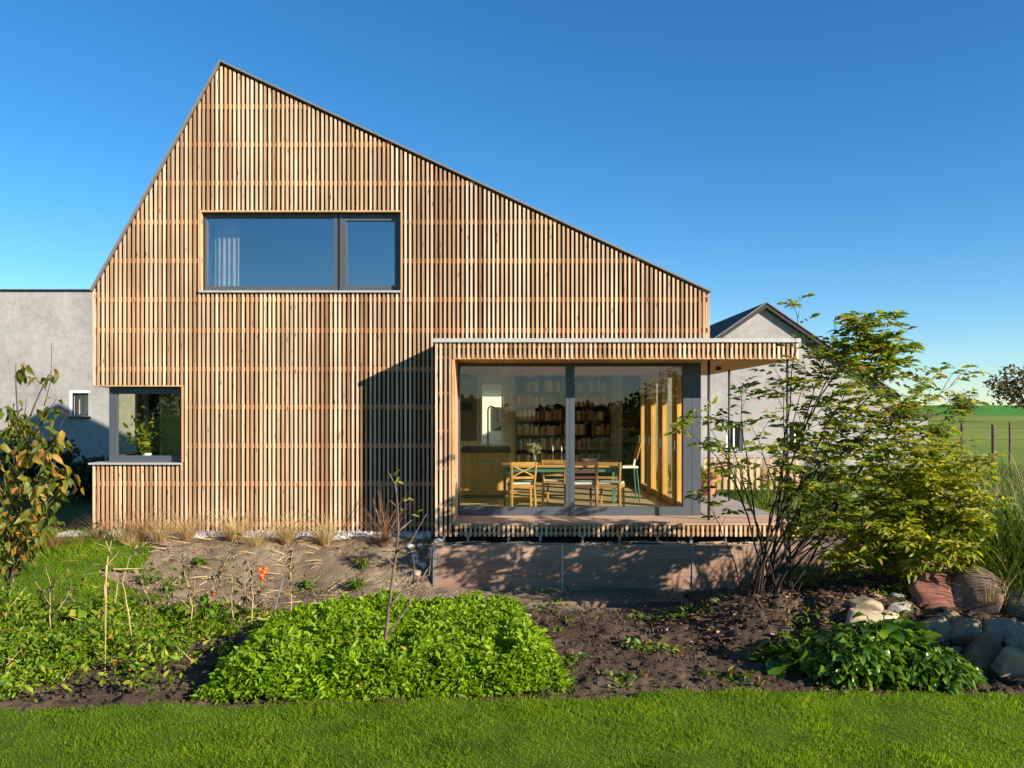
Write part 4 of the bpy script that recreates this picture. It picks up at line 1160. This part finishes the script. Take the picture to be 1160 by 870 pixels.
rosette('chard_plant', 'bright glossy-leaved plant at the lawn edge before the rockery', (3.3,7.3,Hs(3.3,7.3)+.03), (.46,.34), .44, 420, .05,.115, leaf_t(.34,.5,.6,.16), M['chard'], 22)
rosette('chard_plant', 'glossy-leaved plant drooping onto the lawn edge, nearest the dark boulder', (3.92,7.25,Hs(3.92,7.25)+.03), (.40,.34), .36, 330, .05,.115, leaf_t(.28,.5,.8,.14), M['chard'], 23)
rosette('chard_plant', 'glossy-leaved plant half hidden at the back of the clump under the stones', (3.65,7.62,Hs(3.65,7.62)+.04), (.5,.3), .40, 130, .09,.17, leaf_t(.40,.3,.4,.08), M['chard'], 24)

for cx, cy, lab, i in VEGCL:
    rosette('vegetable_plant', lab, (cx,cy,Hs(cx,cy)+.05), (.34,.26), .34, 46, .08,.15, leaf_t(.42,.2,.4,.07), M['veg'], 500+i)
# tall grasses at the right edge
def tuft(name, label, base, n, r, h0, h1, mat, w=.012, spread=.35, bend=.45, cat='grass', group=None, straw=.0):
    b = np.array(base); a = RNG.uniform(0,2*np.pi,n); rr_ = r*np.sqrt(RNG.random(n))
    pos = np.stack([b[0]+rr_*np.cos(a), b[1]+rr_*np.sin(a), np.full(n,b[2])],1)
    d = np.stack([np.cos(a)*spread*RNG.random(n)+RNG.normal(0,.12,n), np.sin(a)*spread*RNG.random(n)+RNG.normal(0,.12,n), np.ones(n)],1)
    up = np.stack([-d[:,0],-d[:,1],np.full(n,.25)],1)+RNG.normal(0,.15,(n,3))
    bl = []
    V = [(-1,0,0),(1,0,0)]; yy = [.3,.55,.78]
    for q in yy: V += [(-1*(1-.5*q),q,-bend*q**2.4),(1*(1-.5*q),q,-bend*q**2.4)]
    V += [(0,1,-bend)]; V = np.array(V)*np.array([w,1,1])
    T = []
    for i in range(3): T += [(2*i,2*i+1,2*i+3),(2*i,2*i+3,2*i+2)]
    T += [(6,7,8)]
    o = np_mesh(name, *scatter((V, np.array(T)), pos, d, up, RNG.uniform(h0,h1,n)), mat, origin=tuple(b))
    return tag(o, label, cat, group)
def gz(x, y): return Hs(x, y)
for i, (x, y, n, h, lab) in enumerate(((5.7,8.75,400,1.35,'tall dense green grass clump at the right frame edge above the stones'),(5.75,9.3,300,1.15,'tall green grass clump between golden bush and frame edge'),
        (5.45,8.45,240,.75,'shorter green grass clump rising beside the speckled boulder at the frame edge'),(6.35,9.0,380,1.6,'tall green grass clump furthest back at the right frame edge'))):
    tuft('tall_grass', lab, (x,y,gz(x,y)-.02), n, .38, h*.55, h, M['tallgrass'], .009, .45, .4, 'grass', 'tall grasses at the right edge')
tuft('tall_grass', 'straw-coloured arching grass hanging over the brown wedge boulder', (5.1,8.25,gz(5.1,8.25)+.15), 26, .15, .35, .8, M['straw'], .008, .9, .7, 'grass', 'tall grasses at the right edge')
tuft('tall_grass', 'pale seeding grass standing beside the field fence', (8.2,13.5,gz(8.2,13.5)), 260, 1.2, .7, 1.5, M['straw'], .005, .4, .3, 'grass', 'tall grasses at the right edge')
# bushes just outside the frame on the right that throw the long shade over the rockery
YO = Vector((6.9,7.3,ZG))
rr = random.Random(5)
shrub('elder_shrub', 'low shrub just beyond the right frame edge shading the lower stones', 'shrub', (6.3,6.8,ZG), [(1400+rr.uniform(-90,110), 715-rr.uniform(0,70)) for _ in range(16)], (-.4,.4), M['elder'], leaf_t(.3,.3,.35), 31, .11, .2, 8, None, .012, 3)

# dry ornamental grasses along the facade
DG = [(112,618,12.0,.42,'redstraw','russet dry grass tuft at the house corner'),(146,622,11.9,.30,'straw','small straw tuft right of the house corner'),(183,622,11.95,.34,'straw','wide straw tuft under the corner window'),
      (212,618,12.02,.36,'straw','straw tuft just right of the corner window edge'),(266,616,12.0,.42,'straw','upright straw tuft left of the slender stakes'),(290,624,11.85,.26,'straw','small yellowed tuft behind the tomato plants'),
      (325,620,11.95,.40,'straw','greenish straw tuft in the middle of the facade foot'),(369,626,11.9,.36,'straw','spiky ochre tuft right of the middle of the facade'),(434,628,11.8,.78,'redstraw','tall feathery russet grass beside the bare sapling'),
      (62,626,11.6,.42,'redstraw','brown withered tuft under the autumn tree'),(88,628,11.7,.30,'redstraw','brown withered tuft left of the house corner'),(160,622,12.05,.55,'redstraw','tall russet stems before the corner window sill')]
for (px, py, Y, h, m, lab) in DG:
    p = P(px, py, Y); p.z = Hs(p.x, Y)-.01
    tuft('dry_grass_tuft', lab, p, (330 if m == 'straw' else 140) if h < .6 else 80, .06 if h > .35 else .09, h*.6, h*(1.7 if m == 'straw' else 1.4), M[m], .0055, .75 if h < .6 else .3, .6, 'grass tuft', 'dry grasses along the facade')

# bare sapling in the bright green bed
def stick_tree(name, label, cat, Y, paths, r0, mat, leaves=None, lm=None, ls=.06, org=(400,520), sc=3.78, part='branch', group=None):
    p0 = P(org[0]+paths[0][0][0]/sc, org[1]+paths[0][0][1]/sc, Y)
    t = thing(name, label, cat, p0, group); rr = random.Random(int(p0.x*1000)); mb = MB(); out = []
    for i, path in enumerate(paths):
        dy = rr.uniform(-.25,.25) if i else 0
        pts = [P(org[0]+q[0]/sc, org[1]+q[1]/sc, Y) + Vector((0, dy*k/max(1,len(path)-1), 0)) for k, q in enumerate(path)]
        fine = []
        for a, b in zip(pts[:-1], pts[1:]):
            for s in range(3): fine.append(a.lerp(b, s/3)+Vector((rr.gauss(0,.004), rr.gauss(0,.004), 0)))
        fine.append(pts[-1]); r = r0 if i == 0 else r0*.66
        m_ = MB().tube(fine, [max(.0022, r*(1-.8*k/(len(fine)-1))) for k in range(len(fine))], 7)
        m_.build('trunk' if i == 0 else part, mat, t, smooth=True)
        if leaves:
            for f in fine[len(fine)//3:]:
                for _ in range(leaves):
                    if rr.random() < .5: out.append((f, Vector((rr.gauss(0,1), rr.gauss(0,1), rr.uniform(-1,.4))), Vector((rr.gauss(0,.4),rr.gauss(0,.4),1)), ls*rr.uniform(.6,1.2)))
    if out: out_mesh('foliage', out, leaf_t(.26,.4,.5,.05), lm, t)
    return t
SAP = [[(135,835),(150,640),(175,480),(195,310),(193,230),(182,110),(150,55)],[(150,750),(230,640),(282,556)],[(158,628),(220,555),(320,505),(330,395)],[(186,400),(250,348),(318,230)],[(190,322),(130,282)],[(197,308),(250,265)],
       [(170,450),(110,372)],[(260,530),(262,400)],[(290,520),(325,470)],[(300,420),(336,390)],[(180,200),(160,170)],[(145,730),(128,700)],[(240,620),(262,560)],[(225,550),(262,480)]]
sp = stick_tree('bare_sapling', 'bare young sapling rising from the bright green bed', 'sapling', 7.4, SAP, .018, M['bark_red'])
out = []; rr = random.Random(4)
for (a, b) in ((160,60),(182,110),(190,95),(205,205),(235,165),(270,230),(215,180),(195,215),(250,238),(172,75)):
    out.append((P(400+a/3.78,520+b/3.78,7.4), Vector((rr.uniform(-.3,1),rr.gauss(0,.4),rr.uniform(-.6,.8))), Vector((0,-1,.5)), rr.uniform(.06,.1)))
out_mesh('foliage', out, leaf_t(.12,.4,.4), M['yellowleaf'], sp)

# withered tomato plants, stakes and marigolds on the left
M['tomato'] = plain('tomato_skin', (.62,.11,.02), .25, var=.25, scale=30)
M['marigold'] = foliage('marigold_petal', [(0,(.75,.22,.01)),(1,(.8,.42,.03))], .2)
def fruits(t, pts, r0, name, mat):
    for (px, py, Y) in pts:
        p = P(px, py, Y); r = r0*random.uniform(.8,1.2)
        mb = MB().lathe(p, [(r*.35,-r*.85),(r*.8,-r*.55),(r,0),(r*.85,r*.5),(r*.4,r*.8)], 12); mb.build(name, mat, t, smooth=True)
A = lambda *q: [list(q)]
t = stick_tree('tomato_plant', 'withered tomato plant with two crossing pale stems and no foliage, furthest forward', 'tomato plant', 7.6, [[(463,845),(462,640),(480,480),(500,380)],[(575,850),(545,720),(510,630),(530,540),(560,470)],[(470,620),(448,690)],[(500,560),(590,575)],[(480,480),(420,400),(380,370)],[(462,640),(440,560),(470,500)],[(515,620),(550,690)]], .011, M['straw'], 3, M['deadleaf'], .065, (0,500), 3.87)
MB().tube([P(118.5,798,7.55), P(120.5,640,7.55)], .006, 6).build('stake', M['straw'], t)
t = stick_tree('tomato_plant', 'green bushy little plant standing on the sandy strip left of the tomatoes', 'plant', 9.3, [[(735,720),(745,640),(760,520)],[(740,680),(690,600),(655,545)],[(742,690),(790,620),(800,560)],[(738,700),(700,650)],[(745,640),(770,590)]], .007, M['bark_red'], 9, M['weed'], .07, (0,500), 3.87)
t = stick_tree('tomato_plant', 'withered tomato plant with a few orange fruits, left of the red-fruited one', 'tomato plant', 9.0, [[(855,830),(850,720),(855,600)],[(920,700),(940,600),(975,530),(1000,420)],[(930,680),(900,620)],[(945,590),(985,560)],[(852,760),(890,700)]], .007, M['straw'], 4, M['deadleaf'], .075, (0,500), 3.87)
fruits(t, [(252,647,9.0),(243,673,9.0)], .022, 'fruit', M['tomato'])
t = stick_tree('tomato_plant', 'withered dark-leaved tomato plant carrying a cluster of red fruits', 'tomato plant', 8.9, [[(1100,800),(1110,680),(1090,560),(1080,450)],[(1105,700),(1140,640),(1150,560)],[(1095,600),(1060,640)],[(1110,690),(1075,720),(1060,690)],[(1100,740),(1150,700)]], .008, M['straw'], 5, M['deadleaf'], .08, (0,500), 3.87)
fruits(t, [(294,645,8.85),(299,648,8.85),(296,652,8.83),(301,644,8.9),(297,655,8.86)], .03, 'fruit', M['tomato'])
t = stick_tree('tomato_plant', 'thin pale tomato stalk standing between the orange and red fruited plants', 'tomato plant', 8.8, [[(1025,800),(1015,700),(1020,580)],[(1018,720),(990,660)],[(1020,640),(1040,600)]], .008, M['straw'], 3, M['deadleaf'], .065, (0,500), 3.87)
tag(MB().tube([P(311,690,9.2), P(321,655,9.2)], .010, 8).build('stake', M['steel'], None, origin=P(311,690,9.2)), 'short leaning grey metal stake left of the bright green bed', 'stake')
stick_tree('weedy_plant', 'leafy drooping vegetable plant beside the shaded grass patch', 'plant', 9.3, [[(300,760),(310,650),(290,560)],[(305,700),(350,600),(370,540)],[(300,720),(250,640)],[(310,660),(340,640)]], .007, M['bark_red'], 8, M['weed'], .07, (0,500), 3.87)
stick_tree('weedy_plant', 'sprawling straggly plant at the left frame edge below the autumn tree', 'plant', 9.0, [[(20,800),(40,680),(60,600)],[(30,740),(80,650)],[(35,700),(0,620)]], .007, M['straw'], 4, M['veg'], .08, (0,500), 3.87)
MG = [(125,722,7.9,'orange marigold head beside the crossing tomato stems'),(130,752,7.5,'orange marigold flower low beside the forward tomato stake'),(125,640,9.0,'yellow flower at the top of the forward tomato plant'),(146,760,7.4,'small orange flower near the lawn beside the stake')]
for (px, py, Y, lab) in MG:
    p = P(px, py, Y); t = thing('marigold', lab, 'flower', (p.x,Y,Hs(p.x,Y)), 'marigolds in the vegetable bed')
    MB().tube([(p.x,Y,Hs(p.x,Y)),(p.x+.01,Y,(p.z+Hs(p.x,Y))/2),p], .004, 5).build('stem', M['veg'], t)
    pp = np.repeat(np.array([list(p)]), 26, 0); np_mesh('flower_head', *scatter(leaf_t(.35,.2,.2), pp, rdir(26,-.1,1), rdir(26), RNG.uniform(.02,.032,26)), M['marigold'], t)

for i, (px, py, Y, sz, lab) in enumerate(((347,652,11.0,.10,'small bright green seedling on the sandy strip behind the metal stake'),(404,655,10.9,.16,'scrubby green weed on the sandy strip left of the bare sapling'),(412,635,11.4,.13,'little grey-green weed higher on the sandy bank left of the sapling'),(165,655,11.0,.15,'small green weed on the sandy strip right of the grass patch'),(225,640,11.4,.12,'little weed on the bank below the corner window'))):
    x = PX(px, Y); rosette('weed_plant', lab, (x, Y, Hs(x, Y)+.03), (sz, sz*.8), sz*1.3, 34, .035, .075, leaf_t(.2,.3,.5), M['weed'], 600+i)
for i, (px, py, hh, Y, lab) in enumerate(((215,715,70,8.7,'thin bare forked stalk between the bushy plant and the orange-fruited plant'),(168,720,85,8.5,'thin withered stalk right of the crossing tomato stems'),(60,735,95,8.2,'tall withered stalk left of the crossing tomato stems'),(275,735,60,8.3,'short withered stalk in front of the red-fruited tomato plant'),(330,700,75,9.3,'thin bent dry stalk beside the leaning metal stake'))):
    q = random.Random(i+77); f = 3.87; x0 = px*f; y0 = (py-500)*f; h_ = hh*f
    w = lambda a: q.uniform(-a, a)*f
    stick_tree('dry_stalk', lab, 'dry stalk', Y, [[(x0,y0+20),(x0+w(5),y0-h_*.4),(x0+w(9),y0-h_*.75),(x0+w(12),y0-h_)],[(x0+w(3),y0-h_*.35),(x0+w(22),y0-h_*.65)],[(x0+w(3),y0-h_*.5),(x0+w(25),y0-h_*.85)],[(x0+w(3),y0-h_*.7),(x0+w(18),y0-h_*.9)]], .008, M['bark_red'] if i % 2 else M['straw'], 3, M['deadleaf'], .065, (0,500), f, 'branch', 'dry stalks in the vegetable patch')
# autumn tree at the left frame edge
t = thing('autumn_tree', 'small tree with large drooping green and orange leaves at the left frame edge', 'tree', P(40,600,9.6)); rr = random.Random(9)
b = P(6,632,9.6); b.z = Hs(b.x, b.y)-.03
mb = MB(); out = []
ends = [(18,412),(64,452),(8,470),(58,420),(70,500),(88,555),(60,560),(-20,440),(-40,500),(30,480),(45,520),(20,540),(75,470),(-10,550),(40,570),(10,590),(-50,560),(50,490),(5,460),(72,530),(-70,470),(30,452),(60,585),(30,590),(-20,590),(-30,530),(15,515),(50,545),(28,560),(80,540),(0,575),(40,475),(-30,610),(20,605),(45,603),(64,592),(-10,600),(35,580),(10,540),(55,560)]
trunk = bez(b, P(24,500,9.6), (.05,0,0), 6); mb.tube(trunk, [.03,.028,.026,.023,.02,.016], 8)
mb.build('trunk', M['bark'], t, smooth=True); mb = MB()
for (px, py) in ends:
    s = trunk[rr.randrange(2,6) if py < 560 else rr.randrange(0,3)]; e = P(px, py, 9.6+rr.uniform(-.5,.5)); pts = bez(s, e, (rr.uniform(-.1,.1),0,.12), 7)
    mb.tube(pts, [.013*(1-.12*i) for i in range(7)], 6, cap=False)
    for k in range(20):
        if py < 425 and k > 9: break
        f = rr.uniform(2.2,6); i = min(5,int(f)); q = pts[i].lerp(pts[i+1], f-i)
        if py < 425: q = pts[6].lerp(pts[5], rr.random()*1.2)
        out.append((q+Vector((rr.gauss(0,.05),rr.gauss(0,.08),rr.gauss(0,.04))), Vector((rr.gauss(0,.6),rr.gauss(0,.6),rr.uniform(-1.3,.1))), Vector((rr.gauss(0,.6),rr.gauss(0,.6)-.3,.7)), rr.uniform(.09,.165)))
mb.tube([P(50,460,9.7),P(58,430,9.7),P(58.5,388,9.7)], [.006,.005,.003], 5)
mb.build('branches', M['bark'], t, smooth=True)
out_mesh('leaves', out, leaf_t(.23,.5,.6,.02), M['quince'], t)

# ------------------------------------------------------------------ neighbours
def leafball(name, label, cat, base, R, n, ls, mat, seed, trunk=None, clumps=14, group=None, lean=0):
    rr = np.random.default_rng(seed); b = np.array(base)
    t = thing(name, label, cat, tuple(b), group)
    cc = norm(rr.normal(size=(clumps,3)))*np.array(R)*rr.uniform(.25,.85,(clumps,1)); cc[:,2] = cc[:,2]*.9 + R[2]
    if trunk: cc[:,2] += trunk; 
    cc[:,0] += lean
    mb = MB()
    for c in cc[::1]:
        e = Vector(b+c); s = Vector(b)+Vector((lean*.3,0,(trunk or 0)*.8)); mb.tube(bez(s, e, (0,0,.15*R[2]), 5), [.03*R[2],.022*R[2],.016*R[2],.010*R[2],.004*R[2]], 5)
    if trunk: mb.tube([b-np.array([0,0,.1]), b+np.array([lean*.3,0,trunk*.8])], [.07*R[2],.045*R[2]], 8)
    mb.build('trunk', M['bark'], t)
    if n:
        i = rr.integers(0, clumps, n); sz = rr.uniform(.25,.5,clumps)[i][:,None]*np.array(R)
        pos = b + cc[i] + norm(rr.normal(size=(n,3)))*sz*rr.uniform(.3,1,(n,1))**.5
        d = norm(rr.normal(size=(n,3))); np_mesh('crown', *scatter(dia_t(.4), pos, d, norm(rr.normal(size=(n,3))), rr.uniform(ls*.6,ls*1.3,n)), mat, t)
    return t
# left barn
WY = 27.4
bt = PZ(329, WY)
barn = thing('grey_barn', 'tall grey rendered barn wall with one small window left of the timber house', 'building', (-14, WY, 0))
w0, w1, v0, v1 = PX(82,WY), PX(100,WY), PZ(471,WY), PZ(444,WY)
mb = MB(); bx = (-32, -2)
mb.box(bx[0], w0, WY, WY+.5, -1, bt); mb.box(w1, bx[1], WY, WY+.5, -1, bt); mb.box(w0, w1, WY, WY+.5, -1, v0); mb.box(w0, w1, WY, WY+.5, v1, bt)
mb.box(bx[0], bx[1], WY+.505, WY+8, -1, bt-.3)
mb.build('wall', M['barn'], barn)
mb = MB(); mb.hexa([(bx[0],WY-.10,bt+.002),(bx[1],WY-.10,bt-.06+.06),(bx[1],WY+9,bt+1.0),(bx[0],WY+9,bt+1.0),(bx[0],WY-.10,bt+.03),(bx[1],WY-.10,bt+.03),(bx[1],WY+9,bt+1.12),(bx[0],WY+9,bt+1.12)])
mb.build('roof', M['tile'], barn)
mb = MB(); frame_rect(mb, w0+.04, w1-.002, v0+.002, v1-.04, .05, WY+.12, WY+.18); mb.box((w0+w1)/2-.02, (w0+w1)/2+.02, WY+.12, WY+.17, v0+.05, v1-.09); wn = mb.build('window', M['darksteel'], barn)
pane('pane', w0+.08, w1-.05, v0+.05, v1-.09, WY+.16, wn)
mb = MB(); mb.box(w0-.10, w0+.0, WY-.006, WY+.10, v0-.02, v1+.06); mb.box(w0+.0, w1+.06, WY-.006, WY+.10, v1-.035, v1+.06); mb.build('surround', M['white'], wn)
MB().box(w0-.12, w1+.10, WY-.12, WY+.02, v0-.09, v0-.022).build('sill', M['darksteel'], wn)
MB().box(w0+.02, w1, WY+.35, WY+.4, v0, v1).build('blind', M['white'], wn)
# pale house seen through the rear kitchen window
ph = thing('white_house', 'pale house with a dark roof seen through the rear kitchen window', 'house', (0, 31, 0))
MB().box(-5,5,31,38,-.5,2.7).build('wall', M['white'], ph)
MB().prism([(-5.3,2.702),(5.3,2.702),(4.6,4.0),(-4.6,4.0)], 30.7, 38.3).build('roof', M['tile'], ph)
for x in (-1.2, -.25, 1.2):
    wn = MB().box(x, x+.45, 30.94, 30.996, 1.2, 2.1).build('window', M['darksteel'], ph)
# right gabled house
GY = 24.0
pk = P(866,350,GY); gw_ = 3.75; ge = pk.z - gw_*.69
gh = thing('grey_house', 'grey rendered gabled house with dark roof behind the terrace', 'house', (pk.x, GY, 0))
def gwall(x0, x1, z0, z1): pass
win = [(PX(893,GY), PX(911,GY), PZ(511,GY), PZ(478,GY)), (PX(823,GY), PX(842,GY), PZ(511,GY), PZ(478,GY))]
mb = MB()
def gr(x): return pk.z - abs(x-pk.x)*.69
xsb = sorted([pk.x-gw_, pk.x, pk.x+gw_]+[v for w in win for v in w[:2]])
for a, b in zip(xsb[:-1], xsb[1:]):
    for (p, q) in spans((a+b)/2, win, -.5, 99):
        ta, tb = (gr(a), gr(b)) if q > 50 else (q, q)
        mb.hexa([(a,GY,p),(b,GY,p),(b,GY+.3,p),(a,GY+.3,p),(a,GY,ta),(b,GY,tb),(b,GY+.3,tb),(a,GY+.3,ta)])
mb.box(pk.x-gw_, pk.x-gw_+.3, GY+.305, GY+11, -.5, ge); mb.box(pk.x+gw_-.3, pk.x+gw_, GY+.305, GY+11, -.5, ge)
mb.build('wall', M['gable'], gh)
mb = MB()
for sg in (-1, 1):
    a = (pk.x, pk.z+.02); b = (pk.x+sg*(gw_+.25), pk.z-(gw_+.25)*.69+.02)
    q = [(a[0],a[1]),(b[0],b[1]),(b[0],b[1]+.16),(a[0],a[1]+.16)]
    mb.add([(x,y,z) for y in (GY-.18, GY+11.2) for x, z in q], [(0,1,2,3),(7,6,5,4),(0,4,5,1),(1,5,6,2),(2,6,7,3),(3,7,4,0)])
mb.build('roof', M['tile'], gh)
mb = MB()
for sg in (-1, 1):
    mb.beam((pk.x+sg*.02,GY-.20,pk.z+.165),(pk.x+sg*(gw_+.25),GY-.20,pk.z-(gw_+.25)*.69+.165), .03,.03, up=(0,1,0))
mb.build('verge_trim', M['roofmetal'], gh)
for w in win:
    mb = MB(); frame_rect(mb, w[0]+.002, w[1]-.002, w[2]+.002, w[3]-.002, .06, GY+.10, GY+.16); mb.box((w[0]+w[1])/2-.02,(w[0]+w[1])/2+.02,GY+.10,GY+.15,w[2]+.06,w[3]-.06); wn = mb.build('window', M['white'], gh)
    pane('pane', w[0]+.06, w[1]-.06, w[2]+.06, w[3]-.06, GY+.14, wn)
    MB().box(w[0], w[1], GY+.28, GY+.295, w[2], w[3]).build('blind', M['darksteel'], wn)
# low extension to its right
mb = MB(); lx = pk.x+gw_+.01; mb.box(lx, lx+1.7, GY+1, GY+7, -.4, 1.75); ex = thing('shed', 'low pale outbuilding right of the grey gabled house, mostly behind the shrub', 'shed', (lx+1.3,GY+1,0)); mb.build('wall', M['gable'], ex)
MB().hexa([(lx-.1,GY+.8,1.752),(lx+1.9,GY+.8,1.752),(lx+1.9,GY+7.2,2.4),(lx-.1,GY+7.2,2.4),(lx-.1,GY+.8,1.83),(lx+1.9,GY+.8,1.83),(lx+1.9,GY+7.2,2.48),(lx-.1,GY+7.2,2.48)]).build('roof', M['tile'], ex)
# slatted fence at the back of the terrace
fe = thing('slatted_fence', 'low slatted timber fence at the back of the terrace', 'fence', (5,17,0))
mb = MB(); x = 3.4
while x < 6.4: mb.box(x, x+.075, 17.0, 17.025, .25, .93); x += .14
mb.build('slat', M['slat'], fe); MB().box(3.35,6.45,16.97,17.06,.932,.975).build('top_rail', M['deck'], fe); MB().box(3.35,6.45,17.027,17.06,.45,.52).build('rail', M['deck'], fe)
# potted flower on the terrace
p = P(843,543,15.6); t = thing('flower_pot', 'terracotta pot with a red-flowering plant standing on the terrace', 'flower pot', (p.x,15.6,.282))
M['terracotta'] = plain('terracotta', (.42,.16,.08), .8)
MB().lathe((p.x if p.x < 4.2 else 4.1,15.6,.283), [(.12,0),(.17,.26),(.19,.26),(.19,.31),(.16,.31)], 16).build('pot', M['terracotta'], t)
pp = np.array([[min(p.x,4.1),15.6,.62]])+RNG.normal(0,.10,(150,3)); np_mesh('leaves', *scatter(leaf_t(.3), pp, rdir(150), rdir(150), RNG.uniform(.06,.12,150)), M['veg'], t)
M['redpetal'] = foliage('red_petal', [(0,(.5,.03,.03)),(1,(.6,.12,.04))], .2)
pp = np.array([[min(p.x,4.1),15.55,.68]])+RNG.normal(0,.10,(50,3)); np_mesh('flower', *scatter(leaf_t(.4), pp, rdir(50), rdir(50), RNG.uniform(.04,.07,50)), M['redpetal'], t)

# dark shrubs in the shade left of the house
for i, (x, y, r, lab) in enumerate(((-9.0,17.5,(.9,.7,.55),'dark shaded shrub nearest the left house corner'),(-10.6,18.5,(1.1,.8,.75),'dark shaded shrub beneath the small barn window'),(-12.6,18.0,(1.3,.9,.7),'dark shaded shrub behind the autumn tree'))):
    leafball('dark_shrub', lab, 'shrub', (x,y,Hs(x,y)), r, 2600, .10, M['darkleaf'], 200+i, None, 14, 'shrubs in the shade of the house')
# field fence
rr = random.Random(8)
FP = [(1144,478,524,'taller weathered fence post standing in the field'),(1125,481,512,'shorter square-topped fence post left of the taller one'),(1090,478,522,'fence post hidden behind the shrub edge'),(1190,480,520,'fence post beyond the right frame edge')]
for (px, p0, p1, lab) in FP:
    Y = 26.0; a = P(px, p1, Y); a.z = Hs(a.x, Y)-.1; b = P(px, p0, Y); t = thing('fence_post', lab, 'fence post', a, 'posts of the field fence')
    MB().tube([a, a.lerp(b,.5)+Vector((.01,0,0)), b], [.042,.040,.034] if px == 1144 else [.058,.058,.055], 7).build('post', M['bark_red'], t)
mb = MB()
for dz in (.42, .8):
    mb.tube([P(1040,500,26)+Vector((0,0,dz-.35))] + [Vector((P(px,500,26).x, 26-.05, CAMZ-(500-VPY)*26/F+dz-.35+(.0 if i % 2 else -.02))) for i, px in enumerate((1090,1108,1125,1135,1144,1190,1260))], .007, 4)
tag(mb.build('fence_wire', M['darksteel'], None, origin=P(1125,500,26)), 'thin wires strung along the weathered field fence posts', 'fence wire')
# far trees
def gp(px, Y): x = PX(px, Y); return (x, Y, Hs(x, Y)-.05)
leafball('field_tree', 'lopsided autumn tree with dark leaning trunk on the field horizon', 'tree', gp(1168,75), (3.5,2.4,2.2), 1150, .30, M['fartree'], 301, 1.3, 30, None, -1.0)
leafball('field_shrub', 'pale leafless shrub on the horizon left of the field tree', 'shrub', gp(1092,120), (3.2,2,2.1), 900, .25, M['deadleaf'], 302, None, 110)
# hedge and trees behind the photographer (seen only as reflections in the glass)
for i, (x, y, r, tr) in enumerate(((-16,-26,(4,3,2.0),.8),(-9,-27,(4,3,1.7),.8),(-2,-28,(4,3,1.6),.6),(5,-27,(4,3,1.5),.6),(12,-40,(4,3,1.6),.5),(-24,-24,(4,3,2.6),.8))):
    leafball('garden_tree', 'leafy garden tree number seen only as a reflection in the window glass'.replace(' number',''), 'tree', (x,y,ZG), r, 2600, .42, M['darkleaf'], 400+i, tr, 20, 'trees reflected in the windows')
